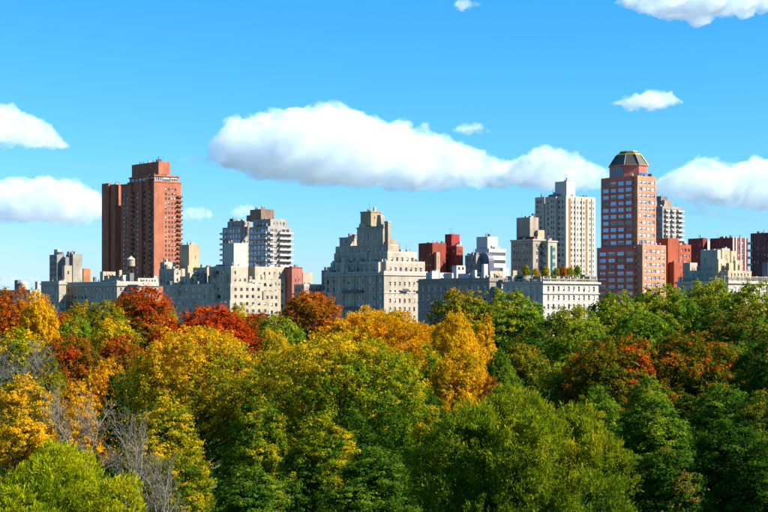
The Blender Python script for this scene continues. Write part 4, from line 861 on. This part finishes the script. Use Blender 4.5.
# (label, column, top row, width, distance, palette, shape, options)
TREES = [
 # far belt in front of the buildings
 ('rusty orange tree at the far left edge below the domed tank', 14, 291, 78, 330, 'orange', 'far', dict(bias=-.05)),
 ('bright yellow slender tree right of the far left rusty tree', 38, 293, 44, 300, 'yellow', 'far', {}),
 ('small orange tree below the narrow shaded limestone building', 63, 313, 34, 370, 'orange', 'far', {}),
 ('pale olive tree below the long limestone building', 82, 303, 46, 430, 'olive', 'far', dict(bias=.05)),
 ('green tree in the left middle between yellow and olive trees', 76, 318, 52, 330, 'green', 'far', dict(bias=.15)),
 ('rust-topped broad tree in front of the red brick tower', 144, 287, 76, 420, 'rust', 'far', dict(grad=.9, bias=.0)),
 ('bronze tree close behind the rust-topped tree', 150, 300, 70, 455, 'olive', 'far', dict(bias=-.1)),
 ('olive tree left of the rust-topped tree', 104, 302, 52, 400, 'olive', 'far', dict(bias=-.02)),
 ('crimson tree standing over the left golden dome', 214, 306, 104, 300, 'red', 'far', dict(bias=-.05)),
 ('small scarlet tree at the crimson tree\'s left side', 168, 322, 46, 285, 'red', 'far', dict(bias=-.1)),
 ('dark red tree on the left flank of the golden dome', 122, 336, 62, 262, 'rust', 'far', dict(bias=.15)),
 ('rust-brown tree behind the right half of the crimson tree', 258, 313, 56, 325, 'rust', 'far', dict(bias=.12)),
 ('green-gold tree below the stepped cream block', 240, 306, 44, 400, 'goldgreen', 'far', {}),
 ('leafy green tree behind the central green dome', 276, 316, 66, 310, 'green', 'far', dict(bias=.2)),
 ('orange-brown broad tree before the pink building', 309, 292, 80, 420, 'orange', 'far', dict(bias=-.12)),
 ('small yellow-green tree between crimson tree and central dome', 282, 338, 30, 250, 'goldgreen', 'far', dict(bias=.2)),
 ('amber dome tree before the stepped limestone house', 378, 312, 122, 270, 'amber', 'amber', dict(grad=.2, bias=-.02)),
 ('olive tree with bronze top below the grey flat-roofed building', 459, 290, 78, 330, 'olive', 'far', dict(bias=-.05)),
 ('green broad tree right of the olive tree below the white house', 506, 292, 92, 340, 'green', 'far', dict(bias=.12)),
 ('yellow upright tree in the middle gap', 455, 313, 58, 242, 'yellow', 'wide', dict(bias=.0)),
 ('golden spindly tree beside the yellow upright tree', 484, 320, 32, 252, 'yellow', 'spire', dict(bias=-.1)),
 ('bronze bush-like tree at the foot of the yellow upright tree', 462, 352, 74, 215, 'amber', 'wide', dict(bias=-.2)),
 ('rusty shrub-like tree below the golden spindly tree', 492, 378, 44, 190, 'orange', 'near', dict(bias=-.1)),
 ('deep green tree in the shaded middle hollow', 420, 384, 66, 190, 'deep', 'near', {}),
 ('dark green tree right of the yellow trees', 538, 330, 90, 280, 'deep', 'far', dict(bias=.15)),
 ('bright green small tree in the dark hollow right of the yellow trees', 498, 352, 40, 240, 'green', 'wide', {}),
 ('green tree below the white house\'s sunny corner', 573, 306, 74, 330, 'green', 'far', dict(bias=0.17)),
 ('bushy green tree at the foot of the red domed tower', 617, 294, 72, 350, 'green', 'far', dict(bias=0.12)),
 ('tall green tree below the orange-red brick building', 664, 286, 84, 370, 'green', 'far', dict(bias=0.12)),
 ('tallest green tree before the turreted mansion', 712, 280, 74, 385, 'green', 'far', dict(bias=0.20)),
 ('green tree at the right edge below the mansion balustrade', 756, 284, 84, 360, 'green', 'far', dict(bias=0.14)),
 ('second row green tree under the domed tower', 640, 312, 80, 300, 'green', 'far', dict(bias=-.05)),
 ('second row green tree near the right edge', 735, 308, 96, 290, 'deep', 'far', dict(bias=.2)),
 ('second row light green tree left of the russet trees', 583, 325, 74, 265, 'green', 'far', dict(bias=.1)),
 # middle belt
 ('russet mixed tree, left of the russet pair', 612, 337, 118, 225, 'mixed', 'wide', dict(bias=-.10)),
 ('russet and green broad tree, right of the russet pair', 690, 333, 128, 228, 'mixed', 'wide', dict(bias=-.08)),
 ('dark green tree at the right edge of the middle belt', 772, 335, 90, 210, 'deep', 'wide', dict(bias=.05)),
 ('bronze bushy tree left of centre-left belt', 70, 336, 76, 250, 'rust', 'far', dict(bias=-.05)),
 ('yellow-green rounded tree above the bronze bushy tree', 112, 320, 62, 300, 'goldgreen', 'far', dict(bias=.18)),
 ('green-yellow tree at the left edge under the rusty tree', 18, 331, 74, 250, 'goldgreen', 'far', dict(bias=.05)),
 ('orange-yellow tree at the left edge above the lime willow', 22, 376, 84, 175, 'gold', 'near', dict(bias=.1)),
 ('yellow-orange tree behind the grey bare trees', 76, 384, 66, 185, 'yellow', 'near', dict(bias=.1)),
 ('small deep green tree between bare trees and golden dome', 126, 372, 52, 205, 'deep', 'wide', dict(bias=.2)),
 # near belt
 ('golden domed tree in the left foreground', 194, 328, 122, 190, 'gold', 'golddome', dict(grad=.5, bias=-.17)),
 ('lower golden-green tree at the golden dome\'s left foot', 166, 398, 84, 165, 'goldgreen', 'near', dict(grad=.3, bias=.12)),
 ('large green-gold domed tree in the centre foreground', 340, 335, 150, 180, 'goldgreen', 'bigdome', dict(grad=.45, bias=-.12)),
 ('green tree with yellow tips between the two foreground domes', 258, 398, 76, 158, 'goldgreen', 'near', dict(bias=-.12)),
 ('leafy green tree at the bottom left of the central dome', 318, 418, 96, 150, 'goldgreen', 'near', dict(bias=-.1)),
 ('yellow-tipped tree at the bottom beside the lime willow', 184, 452, 74, 135, 'goldgreen', 'near', dict(bias=.05)),
 ('low green tree at the bottom under the central dome', 250, 468, 100, 128, 'green', 'near', dict(bias=-.05)),
 ('deep green tree at the bottom left of the willow', 376, 448, 100, 140, 'green', 'near', dict(bias=-.1)),
 ('feathery green willow in the right-of-centre foreground', 518, 391, 190, 118, 'willow', 'willow', dict(grad=.45, bias=-.12)),
 ('feathery lime willow in the bottom left corner', 52, 448, 176, 100, 'lime', 'lime', dict(grad=.2)),
 ('glossy green tree right of the feathery willow', 655, 398, 110, 150, 'green', 'near', dict(bias=-.12)),
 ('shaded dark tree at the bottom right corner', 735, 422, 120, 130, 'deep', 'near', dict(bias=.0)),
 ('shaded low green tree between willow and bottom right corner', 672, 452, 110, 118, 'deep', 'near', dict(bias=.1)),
 ('green bushy tree below the russet pair', 725, 385, 90, 185, 'green', 'near', dict(bias=-.1)),
 # off to the right, out of the picture: shades the right corner
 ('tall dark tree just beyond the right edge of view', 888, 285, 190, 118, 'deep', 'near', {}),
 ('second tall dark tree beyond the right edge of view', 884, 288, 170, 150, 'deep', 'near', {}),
 ('olive tree filling the gap behind the foreground domes', 262, 352, 58, 222, 'olive', 'far', dict(bias=-0.05)),
 ('green-gold tree between the central dome and the amber tree', 424, 346, 56, 236, 'goldgreen', 'far', dict(bias=0.00)),
 ('olive green tree right of the golden spindly tree', 522, 344, 62, 252, 'olive', 'far', dict(bias=-0.12)),
 ('light green tree left below the russet pair', 566, 362, 66, 232, 'green', 'far', dict(bias=0.15)),
 ('green tree standing between the two russet trees', 652, 346, 60, 244, 'green', 'far', dict(bias=0.10)),
 ('light green tree right of the russet pair', 748, 346, 66, 238, 'green', 'far', dict(bias=0.10)),
 ('olive tree under the left edge green-yellow tree', 44, 356, 58, 216, 'olive', 'wide', dict(bias=0.05)),
 ("amber tree left of the golden dome's foot", 106, 362, 52, 222, 'amber', 'far', dict(bias=-0.10)),
 ('green-gold tree tucked behind the feathery willow', 432, 408, 60, 160, 'goldgreen', 'near', dict(bias=-0.05)),
 ("green tree peeping over the feathery willow's right shoulder", 596, 388, 66, 172, 'green', 'near', dict(bias=0.10)),
 ("bright green tree below the russet pair's middle", 648, 376, 62, 196, 'green', 'near', dict(bias=0.15)),
 ('brownish tree between bare tree and golden dome', 150, 352, 46, 236, 'rust', 'far', dict(bias=-0.10)),
 ('yellow-green tree right of the crimson tree', 272, 330, 40, 280, 'goldgreen', 'far', dict(bias=0.15)),
 ('dark olive tree low at the right edge', 760, 392, 70, 170, 'olive', 'near', dict(bias=-0.20)),
]
for k, (lab, px, tp, w_, Y, pal, shp, op) in enumerate(TREES):
    tree(lab, px, tp, w_, Y, pal, shp, seed=k + 1, **op)
bare_tree('grey leafless tree in front of the yellow-orange tree, lower left', 84, 386, 60, 140, 5, 'amber')
bare_tree('grey leafless tree leaning beside the golden dome\'s foot', 124, 408, 54, 132, 8, 'gold', .1)
bare_tree('greyish thin-leaved tree at the left edge', 8, 338, 64, 205, 5, 'grey')
bare_tree('small grey bare tree low beside the lime willow', 152, 452, 56, 120, 8, 'goldgreen')
# roof garden trees on the white house
for k, (px, tp, w_, sb_, pal, what) in enumerate(((526, 265, 9, 2.6, 'goldgreen', 'yellow-green roof garden tree, leftmost on the white house'), (536, 267.5, 6.5, 3.4, 'gold', 'small golden roof garden tree beside the leftmost one'), (546, 266.5, 9, 2.4, 'goldgreen', 'yellow-green roof garden tree above the white house corner'),
        (556, 267.5, 7, 3.0, 'olive', 'olive roof garden tree left of the orange one'), (563, 266, 8.5, 2.4, 'orange', 'orange roof garden tree on the white house'), (570, 266.5, 9, 3.2, 'goldgreen', 'green-gold roof garden tree right of the orange one'), (577.5, 265.5, 9, 2.6, 'green', 'green roof garden tree, rightmost on the white house'))):
    lx, ly = PB.corner(px, sb_); wx, wy = PB.wpos(lx, ly); H_ = zat(tp, wy) - PZ; R_ = w_ / 2 / F * wy
    root = setp(empty('potted_tree', (wx, wy, PZ)), what, 'potted tree', 'roof garden trees')
    m = MB(); m.box(-.6, .6, -.6, .6, 0, .8); m.build('planter', plain_mat('planter_wood', (.16, .10, .06), .8), root)
    for nm, me in (('crown', PROTO['rooftree'][k % 2][0]), ('trunk', PROTO['rooftree'][k % 2][1])):
        o = bpy.data.objects.new(nm, me); col.objects.link(o); o.parent = root; o.location = (0, 0, .8); o.scale = (R_ / 2.2, R_ / 2.2, (H_ - .8) / 5.0); o.rotation_euler = (0, 0, k * 1.7)
        if nm == 'crown': o.material_slots[0].link = 'OBJECT'; o.material_slots[0].material = LM[pal]; o['bias'] = .1; o['grad'] = .2
for k, (px, w_) in enumerate(((519, 12), (553, 14), (585, 16))):
    lx, ly = PB.corner(px, 2.0); wx, wy = PB.wpos(lx, ly); root = setp(empty('roof_hedge', (wx, wy, PZ), TH), ('clipped green hedge at the shaded end of the white house roof', 'clipped green hedge at the middle of the white house roof', 'clipped green hedge at the sunny far end of the white house roof')[k], 'hedge', 'roof hedges')
    for nm, me in (('foliage', PROTO['rooftree'][k % 2][0]), ('stem', PROTO['rooftree'][k % 2][1])):
        o = bpy.data.objects.new(nm, me); col.objects.link(o); o.parent = root; o.location = (0, 0, -.4); L_ = w_ / 2 / F * wy
        o.scale = ((L_ / 2.2, .35, .50) if px > PB.xc else (.35, L_ / 2.2, .50))
        if nm == 'foliage': o.material_slots[0].link = 'OBJECT'; o.material_slots[0].material = LM['green']; o['bias'] = .0; o['grad'] = .0
# low undergrowth between the trunks
r = np.random.default_rng(5); n = 60000; Yu = r.uniform(70, 430, n); xu = (r.uniform(-60, 830, n) - CX) / F * Yu; hu = 3.2 * (1 + np.sin(xu * .31 + 2) * np.sin(Yu * .23)) * r.uniform(.1, 1, n) + .2
P = np.stack([xu, Yu, np.array([ground_z(a, b) for a, b in zip(xu, Yu)]) + hu], 1); A = norm(r.normal(0, 1, (n, 3))); Bv = norm(np.cross(A, r.normal(0, 1, (n, 3)))); s = .45 * r.uniform(.6, 1.5, n)[:, None]
V = np.stack([P - A * s, P - Bv * s * .7, P + A * s, P + Bv * s * .7], 1).reshape(-1, 3)
setp(mesh_np('undergrowth', V, np.arange(4 * n).reshape(-1, 4), LM['deep'], None, np.clip(r.normal(.5, .2, n), 0, 1), np.full(n, .5)), 'dark leafy undergrowth between the park trees', 'undergrowth', kind='stuff')
import sys; sys.stderr.write('leaf quads %d\n' % NL)
# ------------------------------------------------------------------ clouds: closed puffy hulls filled with scattering vapour
def vapour(dens):
    m = bpy.data.materials.new('cloud_vapour'); m.use_nodes = True; nt = m.node_tree; nt.nodes.clear()
    o = nt.nodes.new('ShaderNodeOutputMaterial'); v = nt.nodes.new('ShaderNodeVolumePrincipled')
    v.inputs['Color'].default_value = (.84, .93, 1, 1); v.inputs['Density'].default_value = dens; v.inputs['Anisotropy'].default_value = 0.0  # bluish tint put in for blue air light on cloud bases; droplets are white
    tc = nt.nodes.new('ShaderNodeTexCoord'); nz = nt.nodes.new('ShaderNodeTexNoise'); nz.inputs['Scale'].default_value = .0065; nz.inputs['Detail'].default_value = 7; nz.inputs['Roughness'].default_value = .6
    mr = nt.nodes.new('ShaderNodeMapRange'); mr.inputs['From Min'].default_value = .39; mr.inputs['From Max'].default_value = .64; mr.inputs['To Min'].default_value = 0; mr.inputs['To Max'].default_value = dens * 1.7
    nt.links.new(tc.outputs['Object'], nz.inputs['Vector']); nt.links.new(nz.outputs['Fac'], mr.inputs['Value']); nt.links.new(mr.outputs[0], v.inputs['Density'])
    nt.links.new(v.outputs[0], o.inputs['Volume']); return m
YC = 12000.0
_b = bmesh.new(); bmesh.ops.create_icosphere(_b, subdivisions=2, radius=1); _b.verts.ensure_lookup_table()
ICO_V = np.array([tuple(v.co) for v in _b.verts]); ICO_F = np.array([[v.index for v in f.verts] for f in _b.faces]); _b.free()
def cloud(label, top, base, dens=.0046, seed=1, Y=YC, thick=.38, small=.0, n=1.0, voxel=1.9):
    """top, base: outlines of the cloud as it stands in the sky (photo columns and rows); depth follows its width"""
    rn = random.Random(seed); tx = [p[0] for p in top]; ty = [p[1] for p in top]; bxx = [p[0] for p in base]; by = [p[1] for p in base]
    k = Y / F; vs_, fs_ = [], []
    def puff(px, py, r, dy=0.0):
        vs_.append(ICO_V * np.array([r * k * rn.uniform(.9, 1.25), r * k * rn.uniform(.9, 1.3), r * k * rn.uniform(.75, 1.0)]) + np.array([(px - CX) * k, Y + dy, EYE + (HY - py) * k])); fs_.append(ICO_F + len(ICO_V) * len(fs_))
    span_ = tx[-1] - tx[0]
    cnt = int(n * (40 + span_ * 1.8))
    for i in range(cnt):
        px = rn.uniform(tx[0], tx[-1]); t = float(np.interp(px, tx, ty)); b_ = float(np.interp(px, bxx, by)); h = max(b_ - t, 1.5)
        if i < cnt * .45: r = h * rn.uniform(.28, .42); py = rn.uniform(t + r, b_ - r * .8)
        else: r = min(h * .45, rn.uniform(.06, .22) * h + rn.uniform(.8, 2.5)); py = t + r * rn.uniform(.9, 1.3) if rn.random() < .62 else rn.uniform(t + r, b_ - r * .7)
        puff(px, py, r, rn.gauss(0, 1) * h * k * thick)
    x = tx[0] + rn.uniform(3, 8)
    while x < tx[-1] - 3 and span_ > 60:
        t = float(np.interp(x, tx, ty)); h = max(float(np.interp(x, bxx, by)) - t, 2); r = min(h * .3, rn.uniform(4, 9)); puff(x, t + r * .55, r, rn.gauss(0, .3) * h * k); x += r * rn.uniform(1.2, 2.2)
    me = bpy.data.meshes.new('cloud'); me.from_pydata(np.concatenate(vs_).tolist(), [], np.concatenate(fs_).tolist())
    tmp = bpy.data.objects.new('tmp', me); col.objects.link(tmp)
    md = tmp.modifiers.new('r', 'REMESH'); md.mode = 'VOXEL'; md.voxel_size = voxel * k
    for s_, st in ((9.0, 8.0), (3.6, 4.5), (1.5, 1.6)):
        tex = bpy.data.textures.new('cloud_noise', 'CLOUDS'); tex.noise_scale = s_ * k; tex.noise_depth = 3
        dm = tmp.modifiers.new('d', 'DISPLACE'); dm.texture = tex; dm.strength = st * k * (1 - small); dm.mid_level = .55; dm.texture_coords = 'GLOBAL'
    dg = bpy.context.evaluated_depsgraph_get(); ev = bpy.data.meshes.new_from_object(tmp.evaluated_get(dg))
    bpy.data.objects.remove(tmp)
    # flat cloud base
    ev.materials.clear(); ev.materials.append(vapour(dens)); ev.polygons.foreach_set('use_smooth', [True] * len(ev.polygons))
    o = bpy.data.objects.new('cloud', ev); col.objects.link(o); setp(o, label, 'cloud', 'fair weather clouds')
    return o
cloud('largest white cumulus cloud stretching over the middle of the skyline',
      [(206, 158), (217, 137), (228, 123), (242, 119), (256, 116), (270, 110), (290, 112), (305, 108), (322, 104), (345, 104), (360, 112), (375, 118), (395, 120), (420, 129), (445, 137), (470, 148), (500, 160), (530, 170)],
      [(206, 162), (240, 172), (262, 180), (330, 186), (420, 190), (530, 188)], seed=1)
cloud('white cloud heap behind the tall white tower',
      [(474, 174), (500, 165), (520, 156), (540, 146), (556, 149), (575, 154), (590, 163), (606, 170), (632, 178)], [(474, 186), (560, 192), (632, 190)], seed=2)
cloud('billowing white cloud right of the domed tower',
      [(640, 186), (660, 177), (680, 166), (700, 157), (712, 155), (725, 166), (740, 161), (755, 155), (775, 160), (800, 156), (830, 175)], [(640, 194), (700, 205), (760, 214), (830, 212)], seed=3)
cloud('white cloud at the upper left edge', [(-30, 110), (0, 106), (20, 108), (40, 118), (58, 133), (71, 146)], [(-30, 146), (40, 150), (71, 149)], seed=4)
cloud('white cloud bank at the left edge beside the red brick tower', [(-30, 182), (0, 178), (30, 176), (55, 177), (80, 181), (102, 195), (124, 208)], [(-30, 222), (50, 226), (124, 220)], seed=5)
cloud('small flat cloud high above the domed tower', [(606, 103), (622, 97), (650, 91), (668, 92), (683, 101)], [(606, 105), (650, 111), (683, 104)], dens=.006, seed=6, thick=.8)
cloud('white cloud at the top right edge', [(614, 1), (640, -12), (700, -20), (760, -16), (800, -5)], [(614, 4), (650, 13), (712, 21), (760, 12), (800, 4)], dens=.008, seed=7, thick=.6)
cloud('tiny cloud wisp at the top edge', [(452, 4), (462, -2), (478, 3)], [(452, 7), (465, 11), (478, 7)], dens=.004, seed=8, thick=.8, voxel=1)
cloud('thin wisp over the right end of the largest cloud', [(453, 128), (463, 122), (478, 123), (489, 130)], [(453, 132), (470, 136), (489, 133)], dens=.003, seed=9, thick=.8, voxel=1)
cloud('faint cloud puff right of the red brick tower', [(181, 210), (192, 205), (206, 207), (214, 214)], [(181, 220), (200, 222), (214, 217)], dens=.0022, seed=10, Y=17000, thick=.8, voxel=1)
cloud('faint cloud puff left of the balcony tower', [(230, 212), (240, 204), (252, 204), (260, 212)], [(230, 216), (245, 219), (260, 216)], dens=.002, seed=11, Y=17000, thick=.8, voxel=1)
cloud('low streak of cloud above the far left roofs', [(-20, 277), (10, 275), (30, 276), (48, 280)], [(-20, 283), (20, 285), (48, 282)], dens=.004, seed=12, thick=1.5, voxel=1)
cloud('faint wisp trailing from the left end of the largest cloud', [(172, 160), (190, 154), (212, 155), (228, 164)], [(172, 163), (200, 168), (228, 170)], dens=.0014, seed=13, thick=.8, voxel=1)
cloud('thin low streak of cloud right of the domed tower', [(636, 206), (670, 203), (710, 206), (745, 214), (800, 216)], [(636, 211), (700, 218), (760, 224), (800, 222)], dens=.0016, seed=14, thick=1.0, voxel=1.4)
